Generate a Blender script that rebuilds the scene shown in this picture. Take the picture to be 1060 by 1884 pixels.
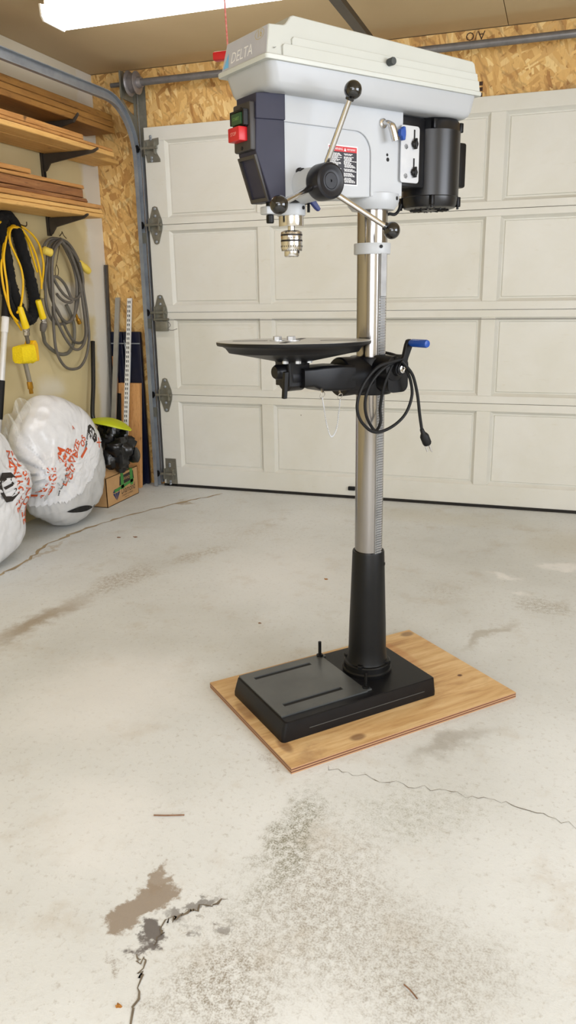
import bpy, bmesh, math, random
from mathutils import Vector, Matrix, noise
from mathutils.bvhtree import BVHTree

# ------------------------------------------------------------------ reset
for o in list(bpy.data.objects):
    bpy.data.objects.remove(o, do_unlink=True)
random.seed(4)
SC = bpy.context.scene
COL = SC.collection
R_ = math.radians

# ------------------------------------------------------------------ camera
cam_d = bpy.data.cameras.new('camera')
cam_d.sensor_fit = 'VERTICAL'
cam_d.sensor_height = 36.0
cam_d.lens = 1432.16 / 1884 * 36.0
cam_d.clip_start = 0.05
cam = bpy.data.objects.new('camera', cam_d)
COL.objects.link(cam)
XR, YR, ZR = (0.947292, 0.072349, -0.312094), (0.319963, -0.262753, 0.910266), (-0.016147, -0.962147, -0.272053)
cam.matrix_world = Matrix(((XR[0], -XR[1], -XR[2], 0.0), (YR[0], -YR[1], -YR[2], 0.0), (ZR[0], -ZR[1], -ZR[2], 1.2051), (0, 0, 0, 1)))
SC.camera = cam

# ------------------------------------------------------------------ world, light, exposure
w = bpy.data.worlds.new('world'); SC.world = w; w.use_nodes = True
w.node_tree.nodes['Background'].inputs[0].default_value = (0.9, 0.95, 1.0, 1)
w.node_tree.nodes['Background'].inputs[1].default_value = 0.15
SC.view_settings.view_transform = 'Standard'
SC.view_settings.look = 'None'
SC.view_settings.gamma = 1.0
SC.view_settings.use_curve_mapping = False
SC.view_settings.exposure = 0.28

def area_light(name, loc, rot, sx, sy, power, col):
    d = bpy.data.lights.new(name, 'AREA'); d.shape = 'RECTANGLE'; d.size = sx; d.size_y = sy
    d.energy = power; d.color = col
    o = bpy.data.objects.new(name, d); COL.objects.link(o)
    o.location = loc; o.rotation_euler = rot
    return o
# added area lights before solid walls, for assumed windows behind and right of camera
area_light('assumed_window_light', (1.1, -2.93, 1.45), (R_(90), 0, 0), 2.6, 1.5, 84, (0.835, 0.895, 1.0))
area_light('assumed_side_window_light', (2.57, 0.9, 1.55), (R_(90), 0, R_(90)), 2.0, 1.2, 70, (0.835, 0.895, 1.0))
# added area light for an assumed second ceiling strip light, unseen behind the camera
area_light('assumed_strip_light_behind', (-0.4, -1.0, 2.36), (0, 0, 0), 2.4, 0.25, 46, (0.90, 0.93, 1.0))

# ------------------------------------------------------------------ materials
def lin(c):
    return tuple(((x / 255) / 12.92 if x / 255 <= 0.04045 else ((x / 255 + 0.055) / 1.055) ** 2.4) for x in c) + (1.0,)
class NT:
    def __init__(s, name):
        s.m = bpy.data.materials.new(name); s.m.use_nodes = True
        s.t = s.m.node_tree; s.n = s.t.nodes; s.b = s.n['Principled BSDF']
        s.tc = s.n.new('ShaderNodeTexCoord')
    def node(s, typ, **kw):
        nd = s.n.new(typ)
        for k, v in kw.items(): setattr(nd, k, v)
        return nd
    def link(s, a, b): s.t.links.new(a, b)
    def mapping(s, scale=(1, 1, 1), rot=(0, 0, 0), loc=(0, 0, 0), src=None, typ='POINT'):
        mp = s.node('ShaderNodeMapping', vector_type=typ)
        mp.inputs['Scale'].default_value = scale; mp.inputs['Rotation'].default_value = rot; mp.inputs['Location'].default_value = loc
        s.link(src if src else s.tc.outputs['Object'], mp.inputs['Vector'])
        return mp.outputs['Vector']
    def noise(s, vec, scale=5, detail=4, rough=0.55, dist=0.0, rnd=True):
        nz = s.node('ShaderNodeTexNoise', noise_dimensions='4D')
        nz.inputs['Scale'].default_value = scale; nz.inputs['Detail'].default_value = detail
        nz.inputs['Roughness'].default_value = rough; nz.inputs['Distortion'].default_value = dist
        s.link(vec, nz.inputs['Vector'])
        if rnd:
            oi = s.node('ShaderNodeObjectInfo')
            mu = s.node('ShaderNodeMath', operation='MULTIPLY'); mu.inputs[1].default_value = 37.0
            s.link(oi.outputs['Random'], mu.inputs[0]); s.link(mu.outputs[0], nz.inputs['W'])
        return nz.outputs['Fac']
    def ramp(s, fac, stops, interp='LINEAR'):
        r = s.node('ShaderNodeValToRGB'); r.color_ramp.interpolation = interp
        e = r.color_ramp.elements
        while len(e) < len(stops): e.new(0.5)
        for el, (p, c) in zip(e, stops):
            el.position = p; el.color = c if len(c) == 4 else lin(c)
        s.link(fac, r.inputs['Fac'])
        return r.outputs['Color']
    def mix(s, fac, a, b, typ='MIX'):
        m = s.node('ShaderNodeMix', data_type='RGBA', blend_type=typ)
        if isinstance(fac, (int, float)): m.inputs[0].default_value = fac
        else: s.link(fac, m.inputs[0])
        for i, x in ((6, a), (7, b)):
            if isinstance(x, tuple): m.inputs[i].default_value = x if len(x) == 4 else lin(x)
            else: s.link(x, m.inputs[i])
        return m.outputs[2]
    def math(s, op, a, b=None, clamp=False):
        m = s.node('ShaderNodeMath', operation=op, use_clamp=clamp)
        for i, x in ((0, a), (1, b)):
            if x is None: continue
            if isinstance(x, (int, float)): m.inputs[i].default_value = x
            else: s.link(x, m.inputs[i])
        return m.outputs[0]
    def step(s, val, a, b, lo=0.0, hi=1.0):
        m = s.node('ShaderNodeMapRange', interpolation_type='SMOOTHSTEP')
        m.inputs['From Min'].default_value = a; m.inputs['From Max'].default_value = b
        m.inputs['To Min'].default_value = lo; m.inputs['To Max'].default_value = hi
        s.link(val, m.inputs['Value'])
        return m.outputs['Result']
    def bump(s, h, strength=0.2, dist=0.01):
        b = s.node('ShaderNodeBump'); b.inputs['Strength'].default_value = strength; b.inputs['Distance'].default_value = dist
        s.link(h, b.inputs['Height']); s.link(b.outputs['Normal'], s.b.inputs['Normal'])
    def done(s, col=None, rough=0.5, metal=0.0, coat=0.0):
        if col is not None:
            if isinstance(col, tuple): s.b.inputs['Base Color'].default_value = col if len(col) == 4 else lin(col)
            else: s.link(col, s.b.inputs['Base Color'])
        if isinstance(rough, (int, float)): s.b.inputs['Roughness'].default_value = rough
        else: s.link(rough, s.b.inputs['Roughness'])
        s.b.inputs['Metallic'].default_value = metal
        s.b.inputs['Coat Weight'].default_value = coat
        return s.m
MATS = {}
def plain(name, c1, c2=None, scale=12, rough=0.5, metal=0.0, bump=0.0, stretch=(1, 1, 1), detail=4, coat=0.0):
    if name in MATS: return MATS[name]
    t = NT(name)
    if c2 is None: c2 = tuple(max(0, int(x * 0.93)) for x in c1)
    f = t.noise(t.mapping(stretch), scale, detail)
    col = t.ramp(f, [(0.3, lin(c1)), (0.7, lin(c2))])
    if bump: t.bump(f, bump, 0.004)
    MATS[name] = t.done(col, rough, metal, coat)
    return MATS[name]
def wood(name, cols, along='y', scale=1.0, rough=0.6, knots=True):
    t = NT(name)
    st = {'x': (1.2, 14, 14), 'y': (14, 1.2, 14), 'z': (14, 14, 1.2)}[along]
    st = tuple(q * scale for q in st)
    f = t.noise(t.mapping(st), 3.0, 6, 0.6, 0.6)
    g = t.noise(t.mapping(tuple(q * 5 for q in st)), 3.0, 3, 0.6)
    c = t.ramp(f, [(0.25, lin(cols[0])), (0.5, lin(cols[1])), (0.75, lin(cols[2]))])
    c = t.mix(t.step(g, 0.55, 0.75), c, tuple(int(q * 0.8) for q in cols[2]))
    if knots:
        k = t.noise(t.mapping((5, 5, 5)), 1.6, 2)
        c = t.mix(t.step(k, 0.70, 0.76), c, tuple(int(q * 0.5) for q in cols[2]))
    t.bump(g, 0.15, 0.002)
    return t.done(c, rough)

# ------------------------------------------------------------------ mesh builder
class MB:
    def __init__(s): s.v = []; s.f = []
    def add(s, vs, fs):
        k = len(s.v); s.v += [tuple(p) for p in vs]; s.f += [tuple(i + k for i in f) for f in fs]; return s
    def box(s, x0, x1, y0, y1, z0, z1):
        return s.add([(x0, y0, z0), (x1, y0, z0), (x1, y1, z0), (x0, y1, z0), (x0, y0, z1), (x1, y0, z1), (x1, y1, z1), (x0, y1, z1)],
                     [(0, 3, 2, 1), (4, 5, 6, 7), (0, 1, 5, 4), (1, 2, 6, 5), (2, 3, 7, 6), (3, 0, 4, 7)])
    def rbox(s, x0, x1, y0, y1, z0, z1, r=0.004):
        """box with chamfered edges"""
        bm = bmesh.new(); bmesh.ops.create_cube(bm, size=1.0)
        for q in bm.verts:
            q.co = Vector(((x0 + x1) / 2 + q.co.x * (x1 - x0), (y0 + y1) / 2 + q.co.y * (y1 - y0), (z0 + z1) / 2 + q.co.z * (z1 - z0)))
        bmesh.ops.bevel(bm, geom=list(bm.edges), offset=min(r, abs(x1 - x0) * .45, abs(y1 - y0) * .45, abs(z1 - z0) * .45), segments=2, affect='EDGES', profile=0.5)
        bm.verts.index_update()
        s.add([q.co[:] for q in bm.verts], [[q.index for q in f.verts] for f in bm.faces]); bm.free(); return s
    def lathe(s, prof, n=32, c=(0, 0, 0), ax=(0, 0, 1)):
        ax = Vector(ax).normalized(); a = ax.orthogonal().normalized(); b = ax.cross(a); c = Vector(c)
        vs = []; fs = []
        for (r, h) in prof:
            r = max(r, 1e-5)
            for i in range(n):
                t = 2 * math.pi * i / n
                vs.append(c + ax * h + (a * math.cos(t) + b * math.sin(t)) * r)
        for j in range(len(prof) - 1):
            for i in range(n):
                fs.append((j * n + i, j * n + (i + 1) % n, (j + 1) * n + (i + 1) % n, (j + 1) * n + i))
        fs.append(tuple(range(n - 1, -1, -1))); fs.append(tuple((len(prof) - 1) * n + i for i in range(n)))
        return s.add(vs, fs)
    def cyl(s, p0, p1, r0, r1=None, n=16):
        p0 = Vector(p0); d = Vector(p1) - p0; r1 = r0 if r1 is None else r1
        return s.lathe([(r0, 0), (r1, d.length)], n, p0, d)
    def sphere(s, c, r, n=16, m=10, sc=(1, 1, 1)):
        vs = []; fs = []
        for j in range(m + 1):
            t = math.pi * j / m
            for i in range(n):
                p = 2 * math.pi * i / n
                vs.append((c[0] + sc[0] * r * math.sin(t) * math.cos(p), c[1] + sc[1] * r * math.sin(t) * math.sin(p), c[2] + sc[2] * r * math.cos(t)))
        for j in range(m):
            for i in range(n): fs.append((j * n + i, j * n + (i + 1) % n, (j + 1) * n + (i + 1) % n, (j + 1) * n + i))
        return s.add(vs, fs)
    def prism(s, poly, a, b, plane='xz'):
        """poly in a plane, pushed from a to b along the third axis"""
        k = {'xz': lambda p, q: (p[0], q, p[1]), 'yz': lambda p, q: (q, p[0], p[1]), 'xy': lambda p, q: (p[0], p[1], q)}[plane]
        n = len(poly)
        return s.add([k(p, a) for p in poly] + [k(p, b) for p in poly],
                     [tuple(range(n)), tuple(range(2 * n - 1, n - 1, -1))] + [(i, i + n, (i + 1) % n + n, (i + 1) % n) for i in range(n)])
    def tube(s, pts, r, n=8, closed=False, jit=None):
        pts = [Vector(p) for p in pts]
        if closed and (pts[0] - pts[-1]).length < 1e-4: pts.pop()
        m = len(pts); vs = []; fs = []; up = None
        for i in range(m):
            if closed: d = pts[(i + 1) % m] - pts[i - 1]
            else: d = pts[min(i + 1, m - 1)] - pts[max(i - 1, 0)]
            d = d.normalized() if d.length > 1e-9 else Vector((0, 0, 1))
            if up is None: up = d.orthogonal().normalized()
            up = (up - d * up.dot(d))
            up = up.normalized() if up.length > 1e-6 else d.orthogonal().normalized()
            sd = d.cross(up); rr = r[i] if isinstance(r, (list, tuple)) else r
            for k in range(n):
                t = 2 * math.pi * k / n; q = rr * (1 + (jit(i, k) if jit else 0))
                vs.append(pts[i] + (up * math.cos(t) + sd * math.sin(t)) * q)
        for i in range(m if closed else m - 1):
            for k in range(n):
                j = (i + 1) % m
                fs.append((i * n + k, i * n + (k + 1) % n, j * n + (k + 1) % n, j * n + k))
        if not closed: fs += [tuple(range(n - 1, -1, -1)), tuple((m - 1) * n + k for k in range(n))]
        return s.add(vs, fs)
    def loft(s, rings, cap=True):
        n = len(rings[0]); vs = [p for r in rings for p in r]; fs = []
        for j in range(len(rings) - 1):
            for i in range(n): fs.append((j * n + i, j * n + (i + 1) % n, (j + 1) * n + (i + 1) % n, (j + 1) * n + i))
        if cap: fs += [tuple(range(n - 1, -1, -1)), tuple((len(rings) - 1) * n + i for i in range(n))]
        return s.add(vs, fs)
    def xf(s, fn): s.v = [tuple(fn(*p)) for p in s.v]; return s
    def build(s, name, mat, parent=None, smooth=35, keep=False, recalc=True, bevel=0.0):
        c = Vector((0, 0, 0))
        if not keep:
            lo = [min(p[i] for p in s.v) for i in range(3)]; hi = [max(p[i] for p in s.v) for i in range(3)]
            c = Vector(((lo[0] + hi[0]) / 2, (lo[1] + hi[1]) / 2, lo[2] if parent is None else (lo[2] + hi[2]) / 2))
        me = bpy.data.meshes.new(name)
        me.from_pydata([tuple(Vector(p) - c) for p in s.v], [], s.f)
        if recalc:
            bm = bmesh.new(); bm.from_mesh(me)
            bmesh.ops.recalc_face_normals(bm, faces=bm.faces); bm.to_mesh(me); bm.free()
        if smooth:
            me.polygons.foreach_set('use_smooth', [True] * len(me.polygons))
            me.set_sharp_from_angle(angle=R_(smooth))
        me.materials.append(mat)
        o = bpy.data.objects.new(name, me); COL.objects.link(o)
        put(o, c, parent)
        if bevel:
            bv = o.modifiers.new('edge', 'BEVEL'); bv.width = bevel; bv.segments = 2; bv.limit_method = 'ANGLE'; bv.angle_limit = R_(40)
        return o
WL = {}
def put(o, c, parent):
    WL[o] = Vector(c)
    if parent is not None:
        o.parent = parent; o.location = Vector(c) - WL[parent]
    else: o.location = c
def tag(o, label=None, cat=None, group=None, kind=None):
    if label: o['label'] = label
    if cat: o['category'] = cat
    if group: o['group'] = group
    if kind: o['kind'] = kind
    return o
def thing(name, loc, label=None, cat=None, group=None, kind=None):
    o = bpy.data.objects.new(name, None); o.empty_display_size = 0.05; COL.objects.link(o); put(o, loc, None)
    return tag(o, label, cat, group, kind)
def cr(pts, n=6, closed=False):
    """Catmull-Rom through points"""
    P = [Vector(p) for p in pts]; out = []
    if closed and (P[0] - P[-1]).length < 1e-5: P.pop()
    m = len(P)
    for i in range(m if closed else m - 1):
        g = (lambda k: P[k % m]) if closed else (lambda k: P[min(max(k, 0), m - 1)])
        a, b, c, d = g(i - 1), g(i), g(i + 1), g(i + 2)
        for k in range(n):
            t = k / n
            out.append(0.5 * ((2 * b) + (c - a) * t + (2 * a - 5 * b + 4 * c - d) * t * t + (3 * b - a - 3 * c + d) * t ** 3))
    if not closed: out.append(P[-1])
    return out
def rrect(x0, x1, y0, y1, r, z, k=5):
    out = []
    for cx, cy, a0 in ((x1 - r, y1 - r, 0), (x0 + r, y1 - r, 90), (x0 + r, y0 + r, 180), (x1 - r, y0 + r, 270)):
        for i in range(k + 1):
            t = R_(a0 + 90 * i / k); out.append((cx + r * math.cos(t), cy + r * math.sin(t), z))
    return out
_TX = {}; BOLD = [0.0]
def text2d(s, size=1.0, align='CENTER'):
    """outline of a line of lettering as flat faces, centred"""
    if (s, align, BOLD[0]) not in _TX:
        cu = bpy.data.curves.new('lettering', 'FONT'); cu.body = s; cu.align_x = align; cu.align_y = 'CENTER'; cu.resolution_u = 2; cu.offset = BOLD[0]
        o = bpy.data.objects.new('lettering', cu)
        COL.objects.link(o)
        bpy.context.view_layer.update()
        me = bpy.data.meshes.new_from_object(o.evaluated_get(bpy.context.evaluated_depsgraph_get()))
        _TX[(s, align, BOLD[0])] = ([tuple(v.co) for v in me.vertices], [tuple(p.vertices) for p in me.polygons])
        bpy.data.objects.remove(o); bpy.data.curves.remove(cu); bpy.data.meshes.remove(me)
    v, f = _TX[(s, align, BOLD[0])]
    return [(p[0] * size, p[1] * size) for p in v], f
def flat_text(mb, s, size, org, ex, ey, off=(0, 0, 0), align='CENTER', sx=1.0):
    v, f = text2d(s, size, align); org = Vector(org); ex = Vector(ex); ey = Vector(ey); off = Vector(off)
    mb.add([org + off + ex * (p[0] * sx) + ey * p[1] for p in v], f); return mb

# ================================================================== THE SETTING
XL, XR_, YD, YW, YF, ZC = -2.715, 2.63, 4.424, 4.474, -3.0, 2.45
XS = -0.34            # seam of the ceiling boards

def blob(t, vec, x, y, rx, ry, ang, soft=0.5):
    v = t.mapping((rx, ry, 1), (0, 0, R_(ang)), (x, y, 0), vec, 'TEXTURE')
    ln = t.node('ShaderNodeVectorMath', operation='LENGTH'); t.link(v, ln.inputs[0])
    return t.step(ln.outputs['Value'], 1.0, soft, 0.0, 1.0)

def floor_material():
    t = NT('worn_concrete')
    P = t.tc.outputs['Object']
    flat = t.mapping((1, 1, 0))
    n1 = t.noise(flat, 1.1, 5, 0.6, rnd=False)
    n2 = t.noise(flat, 6.0, 6, 0.65, rnd=False)
    n3 = t.noise(flat, 60.0, 4, 0.7, rnd=False)
    n4 = t.noise(flat, 240.0, 2, 0.7, rnd=False)
    c = t.ramp(n1, [(0.32, lin((196, 197, 193))), (0.5, lin((210, 212, 210))), (0.7, lin((220, 222, 221)))])
    c = t.mix(t.math('MULTIPLY', t.step(n2, 0.52, 0.72), 0.45), c, (184, 174, 158))
    c = t.mix(t.math('MULTIPLY', t.step(n3, 0.53, 0.72), 0.46), c, (156, 147, 134))
    # wobble the coordinates so that the stains and darker patches get ragged outlines
    nz = t.node('ShaderNodeTexNoise'); nz.inputs['Scale'].default_value = 7.0; nz.inputs['Detail'].default_value = 6; nz.inputs['Roughness'].default_value = 0.65
    t.link(flat, nz.inputs['Vector'])
    sub = t.node('ShaderNodeVectorMath', operation='SUBTRACT'); sub.inputs[1].default_value = (0.5, 0.5, 0.5); t.link(nz.outputs['Color'], sub.inputs[0])
    scl = t.node('ShaderNodeVectorMath', operation='SCALE'); scl.inputs['Scale'].default_value = 0.26; t.link(sub.outputs[0], scl.inputs[0])
    add = t.node('ShaderNodeVectorMath', operation='ADD'); t.link(flat, add.inputs[0]); t.link(scl.outputs[0], add.inputs[1])
    wv = t.mapping((1, 1, 0), src=add.outputs[0])
    mott = t.step(n3, 0.34, 0.62)
    fine = t.step(n4, 0.38, 0.62)
    # (x, y, rx, ry, angle, strength, colour, soft, mottled)
    B = [(-0.49, 1.02, .17, .22, 20, .80, (134, 124, 108), .2, 1), (-0.40, 1.30, .22, .30, 0, .70, (136, 126, 110), .1, 1),
         (-0.50, 1.42, .075, .30, -4, .95, (128, 126, 108), .1, 1), (-0.18, 1.15, .30, .26, 0, .60, (140, 131, 117), .1, 1),
         (-0.25, 1.62, .26, .16, 40, .5, (150, 150, 136), .1, 1), (-0.20, 1.92, .06, .20, -40, .55, (142, 134, 122), .1, 0),  # second entry: darker streak beside the plywood edge
         (-0.725, 1.145, .085, .062, 60, .92, (142, 128, 112), .75, 0), (-0.735, 1.215, .03, .05, 0, .9, (146, 132, 116), .6, 0),
         (-0.680, 1.060, .032, .048, -40, .9, (84, 76, 72), .6, 0), (-0.625, 1.135, .052, .017, 30, .75, (104, 98, 92), .4, 0),
         (-0.585, 1.190, .060, .015, 38, .75, (102, 96, 90), .4, 0), (-0.545, 1.172, .034, .014, 40, .65, (110, 103, 96), .4, 0),
         (-0.648, 1.70, .055, .035, 0, .5, (140, 124, 108), .3, 1), (-0.700, .993, .024, .017, 0, .55, (136, 124, 110), .6, 1),
         (-1.82, 2.30, .09, .42, -8, .8, (150, 132, 106), .1, 0), (-1.74, 2.80, .12, .32, -6, .8, (152, 136, 112), .1, 1), (-1.56, 3.20, .07, .26, -30, .75, (158, 142, 116), .1, 1),
         (-2.30, 3.05, .02, .30, 0, .55, (176, 158, 128), .2, 0), (-2.06, 4.06, .07, .05, 0, .7, (158, 138, 108), .3, 0), (-1.45, 3.60, .25, .35, -20, .25, (176, 164, 144), .1, 1),
         (0.03, 3.02, .14, .13, 0, .66, (146, 136, 116), .2, 1), (-0.17, 2.68, .045, .24, -22, .55, (152, 142, 124), .2, 0), (-0.36, 3.08, .14, .16, 0, .4, (164, 154, 136), .1, 1),
         (0.15, 3.85, .40, .40, 0, .35, (186, 176, 150), .1, 0), (-0.6, 4.15, .8, .22, 0, .30, (196, 188, 164), .1, 0)]
    for x, y, rx, ry, a, s, col, soft, m in B:
        f = t.math('MULTIPLY', blob(t, wv, x, y, rx, ry, a, soft), s)
        if m: f = t.math('MULTIPLY', t.math('MULTIPLY', f, mott), t.math('ADD', t.math('MULTIPLY', fine, .75), .35), True)
        c = t.mix(f, c, col)
    for x, y, rx, ry, a, s in [(-0.15, 3.30, .13, .05, -25, .8), (0.08, 3.50, .16, .06, 25, .8), (-0.06, 3.13, .06, .04, 0, .6), (-1.25, 1.9, .40, .45, 0, .55), (-0.95, 1.35, .25, .25, 0, .35), (-1.1, 3.1, .5, .6, 0, .3)]:
        c = t.mix(t.math('MULTIPLY', blob(t, wv, x, y, rx, ry, a, .15), s), c, (234, 233, 231))
    pit = t.step(n4, 0.66, 0.74)
    c = t.mix(t.math('MULTIPLY', pit, 0.5), c, (128, 118, 104))
    h = t.math('ADD', t.math('MULTIPLY', n3, 0.6), t.math('MULTIPLY', n2, 0.6))
    t.bump(h, 0.35, 0.006)
    return t.done(c, t.step(n2, 0.3, 0.7, 0.50, 0.72))

def osb_material():
    t = NT('strand_board')
    P = t.tc.outputs['Object']
    def layer(ang, sx, sz, loc):
        nz = t.node('ShaderNodeTexNoise'); nz.inputs['Scale'].default_value = 9; nz.inputs['Detail'].default_value = 2
        t.link(P, nz.inputs['Vector'])
        m = t.mix(0.025, P, nz.outputs['Color'])
        v = t.mapping((1 / sx, .17, 1 / sz), (0, R_(ang), 0), loc, m, 'TEXTURE')
        vo = t.node('ShaderNodeTexVoronoi', feature='F1', distance='MANHATTAN'); vo.inputs['Scale'].default_value = 1.0
        t.link(v, vo.inputs['Vector'])
        sp = t.node('ShaderNodeSeparateColor'); t.link(vo.outputs['Color'], sp.inputs[0])
        return sp.outputs[0], sp.outputs[1], vo.outputs['Distance']
    pal = [(0.0, lin((176, 128, 70))), (0.25, lin((216, 170, 100))), (0.5, lin((236, 196, 124))), (0.75, lin((208, 160, 92))), (1.0, lin((246, 216, 150)))]
    a = layer(12, 40, 11, (0, 0, 0)); b = layer(-42, 36, 11, (3, 1, 2)); c_ = layer(62, 44, 10, (7, 2, 5)); d = layer(-14, 50, 12, (1, 5, 9))
    col = t.ramp(a[0], pal)
    for L in (b, c_, d):
        col = t.mix(t.step(L[1], 0.60, 0.62), col, t.ramp(L[0], pal))
    gr = t.noise(t.mapping((60, 60, 12)), 3, 4, rnd=False)
    col = t.mix(t.math('MULTIPLY', t.step(gr, 0.5, 0.75), 0.30), col, (170, 116, 58))
    gap = t.step(b[2], 0.9, 1.25)
    col = t.mix(t.math('MULTIPLY', gap, 0.35), col, (110, 70, 34))
    t.bump(t.math('ADD', b[0], c_[0]), 0.25, 0.004)
    return t.done(col, 0.55)

def left_wall_material():
    t = NT('painted_drywall_patched')
    P = t.tc.outputs['Object']
    n = t.noise(P, 2.0, 4, rnd=False); n2 = t.noise(P, 7, 4, rnd=False)
    c = t.ramp(n, [(0.3, lin((204, 187, 142))), (0.7, lin((216, 200, 156)))])
    # joint compound left unpainted: bands along the corner and around a taped seam
    sp = t.node('ShaderNodeSeparateXYZ'); t.link(P, sp.inputs[0])
    wob = t.math('ADD', sp.outputs['Y'], t.math('MULTIPLY', t.math('SUBTRACT', n2, 0.5), 0.16))
    wobz = t.math('ADD', sp.outputs['Z'], t.math('MULTIPLY', t.math('SUBTRACT', n2, 0.5), 0.10))
    edge = t.step(wob, 4.26, 4.33)
    band = t.math('MULTIPLY', t.step(wobz, 1.05, 1.10), t.step(wobz, 1.30, 1.24))
    band = t.math('MULTIPLY', band, t.step(wob, 3.75, 3.95))
    low = t.math('MULTIPLY', t.step(wobz, .62, .68), t.step(wobz, .80, .70)); low = t.math('MULTIPLY', low, t.math('MULTIPLY', t.step(wob, 3.62, 3.72), t.step(wob, 3.98, 3.86)))
    top = t.step(wobz, 2.20, 2.26)
    f = t.math('MAXIMUM', t.math('MAXIMUM', edge, t.math('MULTIPLY', band, .8)), t.math('MULTIPLY', low, .6))
    f = t.math('MAXIMUM', f, t.math('MULTIPLY', top, .7), True)
    c = t.mix(f, c, (222, 217, 205))
    t.bump(n2, 0.05, 0.01)
    return t.done(c, 0.6)

M_FLOOR = floor_material(); M_OSB = osb_material(); M_WALL = left_wall_material()
M_CEIL = plain('tan_ceiling_paint', (206, 184, 146), (196, 173, 134), 1.5, 0.7)
M_PLAINWALL = plain('cream_wall_paint', (220, 212, 190), (212, 203, 180), 2, 0.65)
M_CRACK = plain('crack_shadow_dirt', (128, 116, 98), (92, 82, 68), 30, 0.9)
M_CRACKF = plain('filled_crack_dirt', (176, 156, 122), (150, 130, 100), 14, 0.9)
M_BLACK = plain('black_rubber', (20, 20, 22), (14, 14, 15), 20, 0.55)
M_GALV = plain('galvanised_steel', (156, 162, 168), (132, 138, 146), 14, 0.36, 0.35)
M_GALV_D = plain('dull_zinc_plate', (138, 136, 124), (116, 114, 104), 30, 0.4, 0.4)
M_STEEL = plain('grey_steel', (130, 128, 128), (108, 106, 106), 20, 0.38, 0.4)
M_INK = plain('black_stamp_ink', (74, 48, 30), (60, 40, 28), 60, 0.8)

fl = tag(MB().box(XL - .1, XR_ + .1, YF - .1, YW + .35, -.12, 0).build('floor', M_FLOOR, smooth=0, keep=True), 'worn pale concrete garage floor with brown stains and cracks', kind='structure')
def ribbon(pts, wid, seed, z=0.0012):
    rr = random.Random(seed); m = MB(); P = []
    for i in range(len(pts) - 1):
        for k in range(8):
            t = k / 8; P.append((pts[i][0] * (1 - t) + pts[i + 1][0] * t + rr.uniform(-.011, .011) * (.4 + wid * 40), pts[i][1] * (1 - t) + pts[i + 1][1] * t + rr.uniform(-.011, .011)))
    P.append(pts[-1]); L = []; Rr = []
    for i, p in enumerate(P):
        a = Vector(P[max(i - 1, 0)]); b = Vector(P[min(i + 1, len(P) - 1)]); d = (b - a).normalized(); nrm = Vector((-d.y, d.x)); q = wid * rr.uniform(.25, 1.1) * (.25 if i in (0, len(P) - 1) else 1)
        L.append((p[0] + nrm.x * q, p[1] + nrm.y * q)); Rr.append((p[0] - nrm.x * q, p[1] - nrm.y * q))
    n = len(P)
    m.add([(x, y, z) for x, y in L] + [(x, y, z) for x, y in Rr] , [(i, i + 1, n + i + 1, n + i) for i in range(n - 1)])
    return m
ribbon([(-2.301, 2.60), (-2.303, 2.898), (-2.363, 3.155), (-2.335, 3.405), (-2.243, 3.702), (-2.077, 4.052), (-1.912, 4.326)], .012, 1).build('crack', M_CRACKF, fl, smooth=0)
ribbon([(-0.496, 1.719), (-0.376, 1.707), (-0.237, 1.707), (-0.103, 1.704), (0, 1.703), (0.122, 1.665), (.3, 1.62)], .0011, 2).build('crack', M_CRACK, fl, smooth=0)
ribbon([(-0.60, 0.88), (-0.64, 0.987), (-0.653, 1.02), (-0.673, 1.031)], .0022, 3).build('crack', M_CRACK, fl, smooth=0)
ribbon([(-0.647, 1.068), (-0.657, 1.122), (-0.638, 1.143), (-0.606, 1.179), (-0.561, 1.213)], .0030, 4).build('crack', M_CRACK, fl, smooth=0)

cl = tag(MB().box(XL - .1, XR_ + .1, YF - .1, YW + .2, ZC + .012, ZC + .1).build('ceiling', M_CEIL, smooth=0, keep=True), 'tan painted garage ceiling', kind='structure')
for a, b in ((XL, XS), (XS, XR_)):
    MB().box(a + .002, b - .002, YF, YW - .012, ZC, ZC + .012).build('ceiling_panel', M_CEIL, cl, smooth=0)
tag(MB().box(XL - .1, XL, YF - .1, YW + .1, 0, ZC).build('wall_left', M_WALL, smooth=0, keep=True), 'cream painted wall with patched plaster on the left', kind='structure')
tag(MB().box(XR_, XR_ + .1, YF - .1, YW + .1, 0, ZC).build('wall_right', M_PLAINWALL, smooth=0, keep=True), 'cream painted wall on the right', kind='structure')
tag(MB().box(XL, XR_, YF - .1, YF, 0, ZC).build('wall_front', M_PLAINWALL, smooth=0, keep=True), 'cream painted wall behind the viewer', kind='structure')
wb = tag(MB().box(XL, -2.33, YW, YW + .05, 0, ZC).box(2.24, XR_, YW, YW + .05, 0, ZC).box(-2.33, 2.24, YW, YW + .05, 2.10, ZC).build('wall_back', M_OSB, smooth=0, keep=True), 'bare strand board wall around the garage door', kind='structure')
mb = MB()
flat_text(mb, 'A/O', .055, (-.50, YW - .001, 2.425), (-1, 0, 0), (0, 0, -1))
flat_text(mb, 'EXPOSURE 1', .022, (-.50, YW - .001, 2.392), (-1, 0, 0), (0, 0, -1))
mb.box(-.62, -.36, YW - .0015, YW - .0005, 2.372, 2.375)
mb.build('stamp', M_INK, wb, smooth=0)
mb = MB()
for i in range(6): mb.box(-.60 + i * .026, -.582 + i * .026, YW - .0015, YW - .0005, 2.196, 2.214)
for i in range(3): mb.box(-.47, -.452, YW - .0015, YW - .0005, 2.118 + i * .026, 2.136 + i * .026)
flat_text(mb, 'L', .08, (-.565, YW - .001, 2.155), (1, 0, 0), (0, 0, 1)); flat_text(mb, 'G', .05, (-.51, YW - .001, 2.165), (1, 0, 0), (0, 0, 1))
mb.build('stamp', M_INK, wb, smooth=0)

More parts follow.
